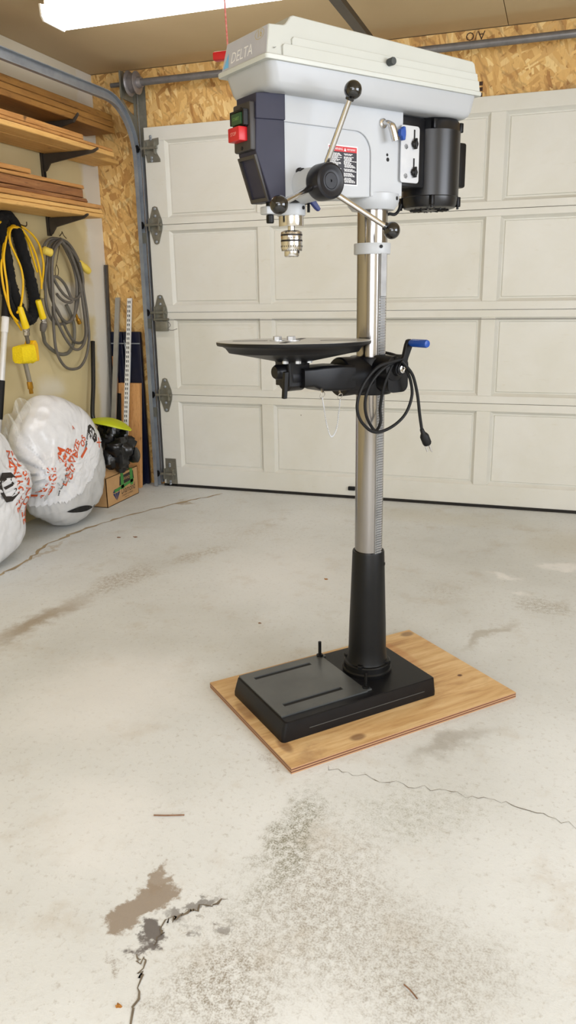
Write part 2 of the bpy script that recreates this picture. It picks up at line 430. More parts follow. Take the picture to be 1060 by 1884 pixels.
# ------------------------------------------------------------------ garage door: 4 sections of 7 panels
def door_material():
    t = NT('old_white_door_paint')
    P = t.tc.outputs['Object']
    n1 = t.noise(P, 1.8, 5, 0.6, 0.8); n2 = t.noise(P, 9, 5, .65); n3 = t.noise(t.mapping((3, 3, 14)), 3, 5, .6, 1.4)
    c = t.ramp(n1, [(0.3, lin((211, 209, 198))), (0.6, lin((219, 218, 211))), (.8, lin((208, 205, 192)))])
    c = t.mix(t.math('MULTIPLY', t.step(n3, .60, .74), .22), c, (192, 182, 156))
    c = t.mix(t.math('MULTIPLY', t.step(n2, .66, .8), .40), c, (196, 186, 168))
    g = t.noise(P, 60, 2, .6)
    c = t.mix(t.step(g, .78, .82), c, (120, 110, 96))
    return t.done(c, .42)
M_DOOR = door_material()  # old semi-gloss paint
M_SEAL = plain('black_bottom_seal', (30, 26, 22), (20, 18, 16), 20, .8)
dr = thing('door_1', (0, YD, 0), 'white panelled sectional garage door with galvanised hinges', kind='structure')
DX0, DX1, PITCH, PW, NPAN = -2.365, 2.281, .637, .562, 7
PX = [-2.235 + i * PITCH for i in range(NPAN)]
ROWS = [(0.016, .592, .130, .550), (.594, 1.095, .635, 1.056), (1.097, 1.600, 1.140, 1.566), (1.602, 2.134, 1.640, 2.060)]
for (z0, z1, p0, p1) in ROWS:
    m = MB()
    y0, y1 = YD, YD + .042
    m.box(DX0, DX1, y0, y1, z0, p0).box(DX0, DX1, y0, y1, p1, z1)
    xs = [DX0] + [q for x in PX for q in (x, x + PW)] + [DX1]
    for i in range(0, len(xs), 2): m.box(xs[i], xs[i + 1], y0, y1, p0, p1)
    sec = m.build('door_section', M_DOOR, dr, smooth=0, bevel=.002)
    for x in PX:
        m = MB()
        def rg(d, y): return [(x + d, y, p0 + d), (x + PW - d, y, p0 + d), (x + PW - d, y, p1 - d), (x + d, y, p1 - d)]
        m.loft([rg(0, y1 - .004), rg(0, y0 + .003), rg(.006, y0 + .011), rg(.015, y0 + .021), rg(.021, y0 + .021), rg(.025, y0 + .014)], cap=True)
        m.build('panel', M_DOOR, sec, smooth=0)
MB().box(DX0, DX1, YD - .006, YD + .044, .001, .016).build('bottom_seal', M_SEAL, dr, smooth=0)
MB().tube([(-2.33, YD - .012, 1.052), (-1.0, YD - .010, 1.047), (2.2, YD - .012, 1.05)], .0016, 6).build('lock_cable', M_STEEL, dr)
def hinge(z, kind):
    x, y = -2.318, YD - .003
    if kind == 'diamond':
        poly = [(x, z + .105), (x + .016, z + .100), (x + .042, z + .03), (x + .046, z), (x + .042, z - .03), (x + .016, z - .105), (x, z - .110), (x - .014, z - .104), (x - .040, z - .03), (x - .040, z + .03), (x - .016, z + .100)]
    elif kind == 'top':
        poly = [(x - .045, z + .045), (x + .05, z + .055), (x + .05, z + .02), (x + .02, z), (x + .055, z - .06), (x + .055, z - .075), (x - .03, z - .075), (x - .045, z)]
    else:
        poly = [(x - .030, z + .10), (x + .045, z + .10), (x + .050, z - .075), (x - .030, z - .075)]
    h = MB().prism(poly, y - .003, y, 'xz').build('hinge', M_GALV_D, dr, smooth=0, bevel=.001)
    m = MB().box(x - .034, x - .028, y - .030, y - .003, z - .035, z + .035).box(x + .028, x + .034, y - .030, y - .003, z - .035, z + .035)
    m.cyl((x - .060, y - .020, z), (x + .045, y - .020, z), .009, n=10)
    m.build('hinge_knuckle', M_GALV_D, h)
    m = MB()
    for dx, dz in ((0, .09), (0, .05), (0, -.05), (0, -.095)):
        if kind != 'diamond' and abs(dz) > .07: dz *= .7
        m.lathe([(.0085, 0), (.0085, .004), (.005, .007)], 8, (x + dx, y - .003, z + dz), (0, -1, 0))
    m.build('bolt', M_GALV, h)
    rl = MB().cyl((-2.352, y - .020, z), (-2.395, y - .020, z), .005, n=8).lathe([(.006, 0), (.019, .002), (.021, .006), (.019, .011), (.006, .013)], 16, (-2.393, y - .020, z), (-1, 0, 0))
    rl.build('roller', M_BLACK, h)
hinge(2.02, 'top'); hinge(1.601, 'diamond'); hinge(1.096, 'diamond'); hinge(.593, 'diamond'); hinge(.083, 'bottom')
m = MB().rbox(-2.350, -2.268, YD - .030, YD - .004, .985, 1.045, .004).cyl((-2.36, YD - .02, 1.055), (-2.26, YD - .02, 1.055), .008, n=10)
m.build('lock_latch', M_GALV_D, dr)
MB().tube(cr([(-2.262, YD - .02, 1.04), (-2.245, YD - .03, 1.02), (-2.262, YD - .03, 1.0), (-2.24, YD - .025, .99), (-2.205, YD - .02, 1.0)], 5), .0018, 6).build('latch_spring', M_STEEL, dr)
MB().rbox(-1.128, -1.085, YD - .02, YD, .052, .075, .004).build('pull_bracket', M_BLACK, dr)

# ------------------------------------------------------------------ door track, torsion shaft, opener rail
tk = thing('garage_door_track', (-2.405, YD - .02, 0), 'curved galvanised steel track bending from the door edge up along the left wall', 'door track')
path = [(4.404, .004)] + [(4.404, z / 10) for z in range(2, 19, 2)] + [(4.403, 1.95)]
for k in range(1, 13):
    a = R_(90 * k / 12); path.append((4.403 - .30 * (1 - math.cos(a)), 1.95 + .295 * math.sin(a)))
path += [(y, 2.245 - (4.1 - y) * .012) for y in (4.0, 3.8, 3.5, 3.0, 2.4, 1.8)]
prof = [(-.012, -.025), (.012, -.025), (.012, -.0215), (-.0085, -.0215), (-.0085, .0215), (.012, .0215), (.012, .025), (-.012, .025)]
rings = []
for i, p in enumerate(path):
    a = Vector(path[max(i - 1, 0)]); b = Vector(path[min(i + 1, len(path) - 1)]); d = (b - a).normalized(); nn = Vector((d.y, -d.x))
    rings.append([(-2.405 + q[0], p[0] + nn.x * q[1], p[1] + nn.y * q[1]) for q in prof])
MB().loft(rings).build('track_rail', M_GALV, tk, smooth=30)
MB().box(-2.386, -2.383, 4.424, 4.472, .02, 1.98).box(-2.412, -2.383, 4.468, 4.472, .02, 1.98).build('jamb_angle', M_GALV, tk, smooth=0)
MB().prism([(4.462, 1.90), (4.462, 2.40), (4.44, 2.40), (4.43, 2.20), (4.37, 2.22), (4.30, 2.27), (4.28, 2.255), (4.40, 2.12), (4.43, 1.9)], -2.424, -2.420, 'yz').build('flag_bracket', M_GALV_D, tk, smooth=0)
MB().box(-2.418, -2.36, 4.462, 4.466, 1.92, 2.40).build('bracket_flange', M_GALV_D, tk, smooth=0)
for z in (.45, 1.0, 1.5): MB().box(-2.42, -2.388, 4.42, 4.468, z, z + .06).build('jamb_clip', M_GALV_D, tk, smooth=0)
MB().box(-2.424, -2.418, 1.85, 1.88, 2.20, ZC).build('ceiling_hanger', M_GALV, tk, smooth=0)
ts = thing('torsion_shaft', (-1.0, 4.334, 2.29), 'steel torsion shaft with a grey cable drum above the garage door', 'door shaft')
MB().cyl((-2.505, 4.334, 2.347), (-2.40, 4.334, 2.347), .0125, n=14).build('shaft_end', M_STEEL, ts)
MB().cyl((-2.33, 4.334, 2.347), (2.2, 4.334, 2.347), .0185, n=16).build('shaft', M_STEEL, ts)
MB().lathe([(.020, 0), (.062, .001), (.066, .006), (.062, .012), (.052, .016), (.050, .045), (.058, .050), (.060, .056), (.055, .060), (.030, .062), (.026, .085)], 30, (-2.392, 4.334, 2.347), (1, 0, 0)).build('cable_drum', plain('cast_aluminium', (150, 146, 148), (126, 122, 124), 20, .42, .6), ts)
MB().box(-2.432, -2.422, 4.30, 4.472, 2.27, 2.41).build('end_bearing_plate', M_GALV_D, ts, smooth=0)
MB().tube([(-2.37, 4.385, 2.34), (-2.372, 4.405, 1.2), (-2.372, 4.41, .1)], .0015, 6).build('lift_cable', M_STEEL, ts)
MB().box(.45, .458, 4.28, 4.473, 2.29, 2.40).build('centre_bearing_plate', M_GALV_D, ts, smooth=0)

rail = thing('opener_rail', (-.91, 3.3, 2.28), 'dark steel opener rail running under the ceiling to the door header', 'opener rail')
MB().box(-.932, -.888, .6, 4.30, 2.286, 2.300).box(-.917, -.903, .6, 4.30, 2.300, 2.330).build('rail', plain('dark_rail_steel', (78, 70, 60), (64, 58, 50), 10, .5, .4), rail, smooth=0)
MB().box(-.93, -.89, 4.28, YW, 2.27, 2.34).build('header_bracket', M_GALV_D, rail, smooth=0)
MB().box(-.915, -.905, .75, .78, 2.32, ZC).build('hanger_strap', M_GALV_D, rail, smooth=0)
MB().rbox(-.95, -.87, 2.18, 2.30, 2.255, 2.286, .006).build('trolley', M_BLACK, rail)
M_RED = plain('red_plastic', (196, 26, 34), (180, 20, 28), 20, .4)
rc = thing('release_cord', (-.93, 2.25, 1.83), 'red release cord with a red handle hanging behind the drill press cover', 'pull cord')
MB().tube([(-.932, 2.25, 2.26), (-.930, 2.25, 1.976), (-.926, 2.25, 1.876), (-.924, 2.25, 1.845)], .0026, 6).build('rope', plain('red_rope', (188, 70, 62), (214, 150, 140), 160, .8), rc)
MB().rbox(-.968, -.880, 2.238, 2.262, 1.829, 1.851, .005).build('handle', M_RED, rc)

# ------------------------------------------------------------------ ceiling strip light
lamp = thing('ceiling_light', (-1.59, 3.342, ZC), 'lit fluorescent strip light with a wraparound diffuser on the ceiling', 'ceiling light')
MB().box(-2.19, -.90, 3.275, 3.405, 2.400, ZC - .0005).build('housing', plain('white_enamel', (232, 226, 212), (226, 220, 204), 8, .45), lamp, smooth=0)
t = NT('lit_diffuser'); t.b.inputs['Emission Color'].default_value = (.96, .965, 1.0, 1); t.b.inputs['Emission Strength'].default_value = 9.0
M_LIT = t.done((240, 238, 230), .4)
MB().prism([(3.250, 2.400), (3.254, 2.362), (3.268, 2.346), (3.415, 2.346), (3.430, 2.362), (3.434, 2.400)], -2.190, -.902, 'yz').build('diffuser', M_LIT, lamp, smooth=0)
for x in (-2.198, -.902):
    MB().prism([(3.246, 2.404), (3.250, 2.358), (3.266, 2.341), (3.417, 2.341), (3.434, 2.358), (3.438, 2.404)], x, x + .008, 'yz').build('end_cap', MATS['white_enamel'], lamp, smooth=0)

# ================================================================== PLYWOOD AND DRILL PRESS
OX, OY = -.4882, 2.1560
ZP = .018                                     # top of the plywood
def frame(deg):
    a = R_(deg); cu, su = math.cos(a), math.sin(a)
    return lambda u, s, z: (OX + cu * u + su * s, OY + su * u - cu * s, z)
FB, FH = frame(47.4), frame(53.6)             # base, and the head and table that are swung a little on the column

def ply_material():
    t = NT('weathered_plywood')
    P = t.tc.outputs['Object']
    rot = t.mapping((1, 1, 1), (0, 0, R_(-47.4)))
    g = t.noise(t.mapping((1.2, 9, 1), src=rot), 3.2, 6, .6, .5, rnd=False)
    g2 = t.noise(t.mapping((4, 60, 1), src=rot), 3, 3, .6, rnd=False)
    st = t.noise(P, 5, 5, .6, rnd=False)
    c = t.ramp(g, [(.28, lin((160, 118, 74))), (.45, lin((198, 160, 108))), (.6, lin((214, 182, 132))), (.75, lin((184, 142, 94)))])
    c = t.mix(t.math('MULTIPLY', t.step(g2, .5, .72), .35), c, (168, 112, 62))
    c = t.mix(t.math('MULTIPLY', t.step(st, .60, .72), .5), c, (132, 92, 58))
    for u, s, rx, ry, k, col in ((-.19, .235, .032, .020, .75, (112, 78, 50)), (.335, -.235, .035, .022, .8, (128, 100, 72)), (-.385, .17, .02, .05, .6, (104, 66, 40)), (.29, .10, .011, .009, .95, (86, 48, 30)), (-.40, -.05, .02, .07, .45, (120, 80, 48)), (.22, -.12, .03, .14, .4, (176, 112, 58))):
        w3 = FB(u, s, 0)
        c = t.mix(t.math('MULTIPLY', blob(t, t.mapping((1, 1, 0)), w3[0], w3[1], rx, ry, 47.4, .45), k), c, col)
    sp = t.node('ShaderNodeSeparateXYZ'); t.link(P, sp.inputs[0])
    lay = t.math('FRACT', t.math('MULTIPLY', sp.outputs['Z'], 1 / .0072))
    edge = t.mix(t.step(lay, .45, .55), (176, 136, 98), (100, 60, 44))
    nm = t.node('ShaderNodeNewGeometry'); sn = t.node('ShaderNodeSeparateXYZ'); t.link(nm.outputs['True Normal'], sn.inputs[0])
    c = t.mix(t.step(sn.outputs['Z'], .4, .6), edge, c)
    t.bump(g2, .12, .002)
    return t.done(c, .55)
m = MB().box(-.420, .364, -.262, .271, 0.0, ZP).xf(FB)
tag(m.build('plywood_sheet', ply_material(), smooth=0, keep=True), 'weathered plywood board on the floor under the drill press base', 'plywood')

M_PBLK = plain('black_paint', (11, 11, 12), (8, 8, 9), 40, .42, 0, .02)
M_CASTB = plain('black_cast_iron_paint', (15, 15, 18), (11, 11, 14), 30, .40, 0, .03)
M_PLATE = plain('oiled_machined_iron', (96, 98, 97), (74, 76, 76), 5, .30, .35)
M_GREY = plain('light_grey_machine_paint', (182, 185, 188), (177, 180, 184), 6, .38)
M_LID = plain('pale_grey_moulded_plastic', (190, 192, 186), (186, 188, 181), 6, .42)
M_TUB = plain('grey_pressed_steel_paint', (172, 174, 176), (168, 170, 172), 6, .36)
M_NAVY = plain('dark_navy_plastic', (46, 46, 62), (40, 40, 56), 12, .45)
M_NAVYF = plain('charcoal_switch_plastic', (56, 52, 50), (46, 43, 42), 12, .5)
M_BALL = plain('black_phenolic', (18, 18, 20), (14, 14, 16), 12, .12, coat=.5)
M_HUB = plain('black_hub_plastic', (30, 30, 34), (24, 24, 28), 12, .34)
M_CHROME = plain('bright_steel', (214, 212, 210), (196, 194, 194), 40, .16, 1.0)
M_BRUSH = plain('polished_column_steel', (164, 160, 157), (150, 146, 143), 30, .17, 1.0, stretch=(1, 1, .02))
M_RACK = plain('rack_steel', (168, 168, 168), (146, 146, 146), 30, .34, .5)
M_BLUE = plain('blue_plastic', (26, 74, 158), (20, 60, 136), 12, .35)
M_NAVYL = plain('blue_lever_plastic', (34, 50, 116), (28, 42, 100), 12, .4)
M_WHITE = plain('white_print', (236, 236, 236), (230, 230, 230), 30, .5)
M_TBLTOP = plain('machined_table_iron', (186, 186, 182), (160, 160, 156), 10, .32, .6)
M_ALU = plain('satin_aluminium', (204, 206, 208), (190, 192, 196), 20, .35, .55)
for _m in (M_PBLK, M_CASTB, M_NAVY, M_HUB, M_BLACK): _m.node_tree.nodes['Principled BSDF'].inputs['Specular IOR Level'].default_value = .28
M_HOLE = plain('dark_recess', (10, 10, 11), (8, 8, 8), 10, .7)

dp = thing('drill_press', (OX, OY, ZP), 'tall grey and black floor-standing drill press bolted to a plywood board', 'drill press')
def pt(name, mb, mat, parent=dp, F=FH, smooth=35, bevel=0.0, label=None):
    o = mb.xf(F).build(name, mat, parent, smooth=smooth, bevel=bevel)
    if label: o['label'] = label
    return o
# ---- base
z0 = ZP
m = MB().loft([rrect(-.386, .146, -.158, .160, .012, z0), rrect(-.386, .146, -.158, .160, .012, z0 + .012), rrect(-.380, .144, -.156, .158, .012, z0 + .036), rrect(-.374, .142, -.154, .156, .010, z0 + .0545), rrect(-.370, .139, -.151, .153, .009, z0 + .057)])
base = pt('base', m, M_CASTB, F=FB, smooth=28, label='black cast iron base')
m = MB(); a0, a1, zz0, zz1 = -.369, -.083, z0 + .055, z0 + .0615
for s0, s1 in ((-.149, -.117), (-.100, .066), (.083, .126)): m.box(a0, a1, s0, s1, zz0, zz1)
for s0, s1 in ((-.117, -.100), (.066, .083)): m.box(a0, -.336, s0, s1, zz0, zz1).box(-.140, a1, s0, s1, zz0, zz1)
m.box(a1, -.070, -.157 + .012, -.130, zz0, zz1).box(a1, -.066, .092, .122, zz0, zz1)
pt('base_plate', m, M_PLATE, base, FB, smooth=0, label='dull grey machined plate with two slots')
for sa_ in (-.1085, .0745): pt('slot', MB().box(-.3365, -.1395, sa_ - .0088, sa_ + .0088, z0 + .056, z0 + .0580), M_HOLE, base, FB, smooth=0)  # dark strips laid in the slots to paint their shade
for u, s in ((-.088, -.138), (-.078, .108)):
    m = MB().cyl((u, s, zz1), (u, s, zz1 + .050), .0052, n=10).lathe([(.011, 0), (.011, .006), (.006, .007)], 6, (u, s, zz1))
    pt('stud', m, M_PBLK, base, FB)
m = MB().box(-.30, .10, .1592, .1602, z0 + .0225, z0 + .0245)
pt('seam_line', m, M_PLATE, base, FB, smooth=0)
# ---- column support cone
zf = z0 + .056
m = MB().lathe([(.075, 0), (.076, .010), (.072, .014), (.0715, .030), (.069, .033), (.063, .034), (.060, .042), (.0575, .08), (.0555, .16), (.0515, .27), (.0475, .385), (.0462, .389), (.0415, .389), (.041, .370)], 48, (0, 0, zf))
cone = pt('column_support', m, M_PBLK, F=FB, label='black tapered column support')
for k in range(4):
    a = R_(45 + 90 * k + 8)
    m = MB().lathe([(.011, 0), (.011, .008), (.009, .010)], 6, (.064 * math.cos(a), .064 * math.sin(a), zf + .030))
    pt('bolt', m, M_PBLK, cone, FB)
pt('set_screw', MB().lathe([(.005, 0), (.005, .004), (.002, .004)], 10, (.030, .036, zf + .35), (.64, .77, 0)), M_HOLE, cone, FB)
# ---- column, rack, collars
col = pt('column', MB().lathe([(.0405, .44), (.0405, 1.45)], 56), M_BRUSH, F=FB, label='polished steel column')
ra = R_(-37); rd = Vector((math.cos(ra), math.sin(ra), 0)); rt = Vector((-rd.y, rd.x, 0)); oc = Vector((OX, OY, 0))
def rk(a, b, z): return tuple(oc + rd * a + rt * b + Vector((0, 0, z)))
m = MB().box(.036, .0435, -.0115, .0115, zf + .389, 1.300)
m.box(.0435, .0485, -.0095, .0095, 1.19, 1.300)
zt = zf + .392
while zt < 1.188:
    m.add([(.0435, -.0095, zt), (.0485, -.0095, zt + .0017), (.0485, -.0095, zt + .0037), (.0435, -.0095, zt + .0054), (.0435, .0095, zt), (.0485, .0095, zt + .0017), (.0485, .0095, zt + .0037), (.0435, .0095, zt + .0054)],
          [(0, 1, 2, 3), (7, 6, 5, 4), (0, 4, 5, 1), (1, 5, 6, 2), (2, 6, 7, 3)])
    zt += .0074
rack = pt('rack', m, M_RACK, dp, rk, smooth=0, label='toothed rack strip down the column')
cg = pt('rack_collar', MB().lathe([(.0405, 1.298), (.0480, 1.298), (.0490, 1.300), (.0490, 1.324), (.0480, 1.326), (.0405, 1.326)], 48), M_GREY, label='light grey ring on the column')
pt('set_screw', MB().lathe([(.0045, 0), (.0045, .003)], 10, (-.011, .0475, 1.316), (-.23, .97, 0)), M_HOLE, cg)
# ---- table bracket
tb = pt('table_bracket', MB().lathe([(.0415, .928), (.057, .928), (.059, .932), (.059, 1.026), (.057, 1.030), (.0415, 1.030)], 40), M_CASTB, label='black cast table bracket clamped on the column')
m = MB().lathe([(.050, .03), (.0525, .09), (.0525, .114), (.0495, .118), (.030, .118)], 36, (0, .004, .981), (-1, 0, 0))
pt('bracket_boss', m, M_CASTB, tb)
m = MB().loft([[(p[0], s, p[2]) for p in [(x, 0, z) for x, z, _ in (lambda q: q)(rrect(-.026, .046, .938, 1.030, .020, 0))]] for s in (.03, .098, .102)])
gb = pt('gear_housing', m, M_CASTB, tb, smooth=50)
m = MB().lathe([(.034, .04), (.033, .104), (.026, .108), (.020, .112), (.018, .125)], 28, (-.003, 0, 1.003), (0, 1, 0))
pt('worm_cap', m, M_CASTB, tb)
# ---- crank
m = MB().prism([(-.014, .992), (-.006, .988), (.006, .990), (.012, 1.000), (.020, 1.030), (.034, 1.060), (.036, 1.072), (.028, 1.080), (.018, 1.078), (.012, 1.066), (.004, 1.036), (-.012, 1.014), (-.017, 1.003)], .118, .130, 'xz')
ck = pt('crank', m, M_CASTB, bevel=.002, smooth=50, label='black height crank with a blue grip')
pt('crank_grip', MB().lathe([(.007, 0), (.0085, .003), (.0105, .010), (.0105, .060), (.009, .064), (.004, .065)], 20, (.024, .130, 1.070), (0, 1, 0)), M_BLUE, ck)
pt('crank_bolt', MB().lathe([(.0105, 0), (.0105, .004), (.007, .005), (.006, .003)], 16, (-.003, .130, 1.003), (0, 1, 0)), M_CHROME, ck)
# ---- arm and tilting trunnion
m = MB().loft([[(u, s, z) for s, z, _ in rrect(-w_ + .006, w_ + .018, a, b, .009, 0)] for u, w_, a, b in ((-.100, .038, .950, 1.014), (-.15, .038, .950, 1.018), (-.205, .036, .954, 1.018), (-.228, .030, .966, 1.016), (-.262, .030, .966, 1.016))])
arm = pt('table_arm', m, M_CASTB, smooth=40, label='black table arm')
m = MB().lathe([(.030, -.295), (.036, -.29), (.036, -.245), (.033, -.240)], 30, (0, 0, .992), (1, 0, 0))
pt('arm_pivot', m, M_CASTB, arm)
m = MB().lathe([(.008, 0), (.017, .003), (.019, .010), (.019, .030), (.015, .036)], 20, (-.292, .006, 1.008), (-1, 0, 0))
pt('tilt_bolt', m, M_CASTB, arm)
m = MB().prism([(-.326, 1.012), (-.314, 1.012), (-.321, .945), (-.331, .945)], .040, .052, 'xz')
pt('tilt_lever', m, M_PBLK, arm, bevel=.0015)
# ---- bead chain with two rings
m = MB()
for p in cr([(-.212, .055, .938), (-.207, .055, .911), (-.198, .055, .868), (-.184, .055, .833), (-.167, .055, .847), (-.158, .055, .889), (-.153, .055, .928)], 9): m.sphere(p, .0024, 6, 4)
ch = pt('bead_chain', m, M_ALU, arm)
for u, z in ((-.195, .945), (-.136, .937)):
    m = MB().tube([(u - .017 + .0075 * math.cos(R_(q)), .055 + .004 * math.sin(R_(q)), z + .0085 * math.sin(R_(q))) for q in range(0, 360, 24)], .0008, 6, True)
    m.cyl((u - .015, .055, z + .006), (u - .015, .045, z + .024), .0035, n=8)
    pt('chain_ring', m, M_CHROME, ch)
# ---- table
TC = (-.262, 0, 1.083)
def tilt(u, s, z):           # the table face is tipped a little away from level
    return FH(u, s, z - .0144 * (u + .262) + .0166 * s)
m = MB().lathe([(.036, -.060), (.040, -.052), (.150, -.030), (.168, -.027), (.176, -.016), (.186, -.010), (.197, -.0085), (.199, -.005), (.199, .0)], 72, TC)
tbl = pt('table', m, M_CASTB, dp, tilt, smooth=30, label='round black cast iron table')
m = MB().lathe([(.1985, 0), (.1980, .0012)], 72, TC)
top = pt('table_top', m, M_TBLTOP, tbl, tilt, smooth=30, label='bare machined table face')
for k in range(4):
    a = R_(45 + 90 * k); d = (math.cos(a), math.sin(a)); q = (-d[1], d[0])
    pp = [(TC[0] + d[0] * r + q[0] * w_, d[1] * r + q[1] * w_) for r, w_ in ((.07, -.008), (.16, -.008), (.16, .008), (.07, .008))]
    pt('table_slot', MB().prism(pp, TC[2] + .0008, TC[2] + .0016, 'xy'), M_HOLE, tbl, tilt, smooth=0)  # dark strips painting the shade of slots that are not cut
pt('centre_hole', MB().lathe([(.018, .0008), (.018, .0016)], 24, TC), M_HOLE, tbl, tilt, smooth=0)
for u, s in ((-.300, -.018), (-.278, .012)):
    m = MB().lathe([(.020, .001), (.020, .0035)], 24, (u, s, TC[2])).lathe([(.0115, .0035), (.0115, .012), (.0095, .0135)], 6, (u, s, TC[2]))
    pt('table_bolt', m, M_ALU, tbl, tilt, smooth=20)
m = MB().loft([[(u, s, z) for u, s, _ in rrect(-.268 - a, -.268 + a * 1.05, -b, b, .010, 0)] for z, a, b in ((.972, .034, .034), (1.030, .034, .034), (1.040, .040, .040), (1.052, .085, .05))])
pt('trunnion', m, M_CASTB, tbl, FH)
for u, s in ((-.31, .03), (-.245, .045), (-.285, .05)): pt('trunnion_nut', MB().lathe([(.008, 0), (.008, .016)], 6, (u, s, 1.030)), M_ALU, tbl, FH)

# ---- head casting
HS = .0475
m = MB().prism([(-.318, 1.642), (.054, 1.642), (.054, 1.441), (-.052, 1.434), (-.200, 1.425), (-.318, 1.415)], -HS, HS, 'xz')
hd = pt('head_casting', m, M_GREY, bevel=.003, smooth=40, label='light grey cast head')
arc = [(-.052, 1.436)] + [(-.052, 1.530)] + [(-.102 + .050 * math.cos(R_(q)), 1.534 + .050 * math.sin(R_(q))) for q in range(10, 91, 10)] + [(-.318, 1.584)]
for sg in (-1, 1):
    m = MB().prism([(-.318, 1.642), (.054, 1.642), (.054, 1.441)] + arc, sg * HS, sg * (HS + .005), 'xz')
    pt('raised_rim', m, M_GREY, hd, bevel=.0015, smooth=40)
pt('column_socket', MB().lathe([(.041, 1.408), (.056, 1.408), (.066, 1.420), (.069, 1.430), (.069, 1.446), (.05, 1.450)], 48), M_GREY, hd)
pt('set_screw', MB().lathe([(.005, 0), (.005, .003)], 10, (.026, .062, 1.434), (.38, .92, 0)), M_HOLE, hd)
for u, z, r in ((.001, 1.537, .0036), (.003, 1.526, .005)):
    pt('screw_hole', MB().lathe([(r, 0), (r, .0012)], 12, (u, HS + .0042, z), (0, 1, 0)), M_HOLE, hd)
pt('side_screw', MB().lathe([(.011, 0), (.011, .004), (.0085, .006), (.0085, .016), (.006, .018)], 16, (-.272, HS, 1.478), (0, 1, 0)), M_HUB, hd)
# ---- warning label
lb = MB().box(-.187, -.094, HS, HS + .0012, 1.458, 1.548)
lab = pt('warning_label', lb, M_WHITE, hd, smooth=0, label='black and red warning sticker with white edge')
pt('label_field', MB().box(-.1845, -.0965, HS + .0011, HS + .0016, 1.4605, 1.5335), plain('label_black', (24, 18, 30), (20, 16, 26), 20, .4), lab, smooth=0)
pt('label_band', MB().box(-.1845, -.0965, HS + .0011, HS + .0016, 1.5335, 1.5455), M_RED, lab, smooth=0)
m = MB(); yy = HS + .0019
for u0 in (-.181, -.138):
    m.add([(u0, yy, 1.5355), (u0 + .0075, yy, 1.5355), (u0 + .00375, yy, 1.543)], [(0, 1, 2)])
    flat_text(m, 'WARNING' if u0 < -.15 else 'AVERTISSEMENT', .0075 if u0 < -.15 else .0062, (u0 + .009, yy, 1.5392), (1, 0, 0), (0, 0, 1), align='LEFT', sx=.85 if u0 < -.15 else .62)
rr = random.Random(3); z = 1.5300
while z > 1.464:
    for u0 in (-.182, -.138):
        if rr.random() > .12:
            L_ = rr.uniform(.018, .037); x = u0 + (0 if rr.random() > .3 else .002)
            while x < u0 + L_:
                wd = rr.uniform(.003, .008); m.add([(x, yy, z), (x + wd, yy, z), (x + wd, yy, z - .0013), (x, yy, z - .0013)], [(0, 1, 2, 3)]); x += wd + .0012
    z -= .0023
pt('label_print', m, M_WHITE, lab, smooth=0)
# ---- dark front housing with the switch
def hw(u): return .0525 - .0145 * min(1, max(0, (-.316 - u) / .07))
poly = [(-.316, 1.642), (-.384, 1.636), (-.388, 1.518), (-.384, 1.506), (-.352, 1.412), (-.316, 1.414)]
m = MB(); n = len(poly)
m.add([(u, hw(u), z) for u, z in poly] + [(u, -hw(u), z) for u, z in poly], [tuple(range(n)), tuple(range(2 * n - 1, n - 1, -1))] + [(i, i + n, (i + 1) % n + n, (i + 1) % n) for i in range(n)])
fh = pt('front_housing', m, M_NAVY, bevel=.002, smooth=30, label='dark navy front housing')
poly = [(-.3165, 1.644), (-.3865, 1.639), (-.3875, 1.586), (-.3165, 1.586)]
m = MB(); n = 4
m.add([(u, hw(u) + .004, z) for u, z in poly] + [(u, -hw(u) - .004, z) for u, z in poly], [tuple(range(n)), tuple(range(2 * n - 1, n - 1, -1))] + [(i, i + n, (i + 1) % n + n, (i + 1) % n) for i in range(n)])
pt('housing_band', m, M_NAVY, fh, bevel=.0015)
m = MB()
for s0, s1 in ((-.037, -.031), (.031, .037)): m.prism([(-.386, 1.512), (-.392, 1.510), (-.357, 1.412), (-.351, 1.414)], s0, s1, 'xz')
m.prism([(-.386, 1.512), (-.392, 1.510), (-.390, 1.503), (-.384, 1.505)], -.031, .031, 'xz').prism([(-.354, 1.420), (-.360, 1.420), (-.357, 1.412), (-.351, 1.414)], -.031, .031, 'xz')
pt('recess_frame', m, M_NAVYF, fh, smooth=0)
sw = pt('switch_plate', MB().rbox(-.401, -.384, -.0365, .0365, 1.520, 1.622, .004), M_NAVYF, fh)
pt('switch_guard', MB().box(-.414, -.400, -.030, -.024, 1.577, 1.604).box(-.414, -.400, .024, .030, 1.572, 1.604).box(-.414, -.400, -.030, .030, 1.601, 1.606).rbox(-.408, -.400, -.029, .029, 1.570, 1.604, .002), M_PBLK, sw, bevel=.001)
gr = pt('start_button', MB().rbox(-.416, -.405, -.021, .021, 1.575, 1.600, .002), plain('green_button', (38, 78, 44), (32, 68, 38), 20, .4), sw, label='green start button')
rd_ = pt('stop_button', MB().rbox(-.424, -.400, -.024, .024, 1.540, 1.570, .002), M_RED, sw, label='red stop button')
mm = MB(); flat_text(mm, 'START', .0095, (-.4163, 0, 1.5875), (0, 1, 0), (0, 0, 1)); pt('lettering', mm, plain('green_print', (130, 170, 90), (120, 160, 84), 20, .5), gr, smooth=0)
mm = MB(); flat_text(mm, 'STOP', .0105, (-.4243, 0, 1.555), (0, 1, 0), (0, 0, 1)); pt('lettering', mm, plain('pink_print', (240, 170, 160), (230, 160, 150), 20, .5), rd_, smooth=0)
for z in (1.610, 1.527): pt('plate_screw', MB().lathe([(.0042, 0), (.0042, .0012), (.002, .002)], 10, (-.401, 0, z), (-1, 0, 0)), M_HOLE, sw)
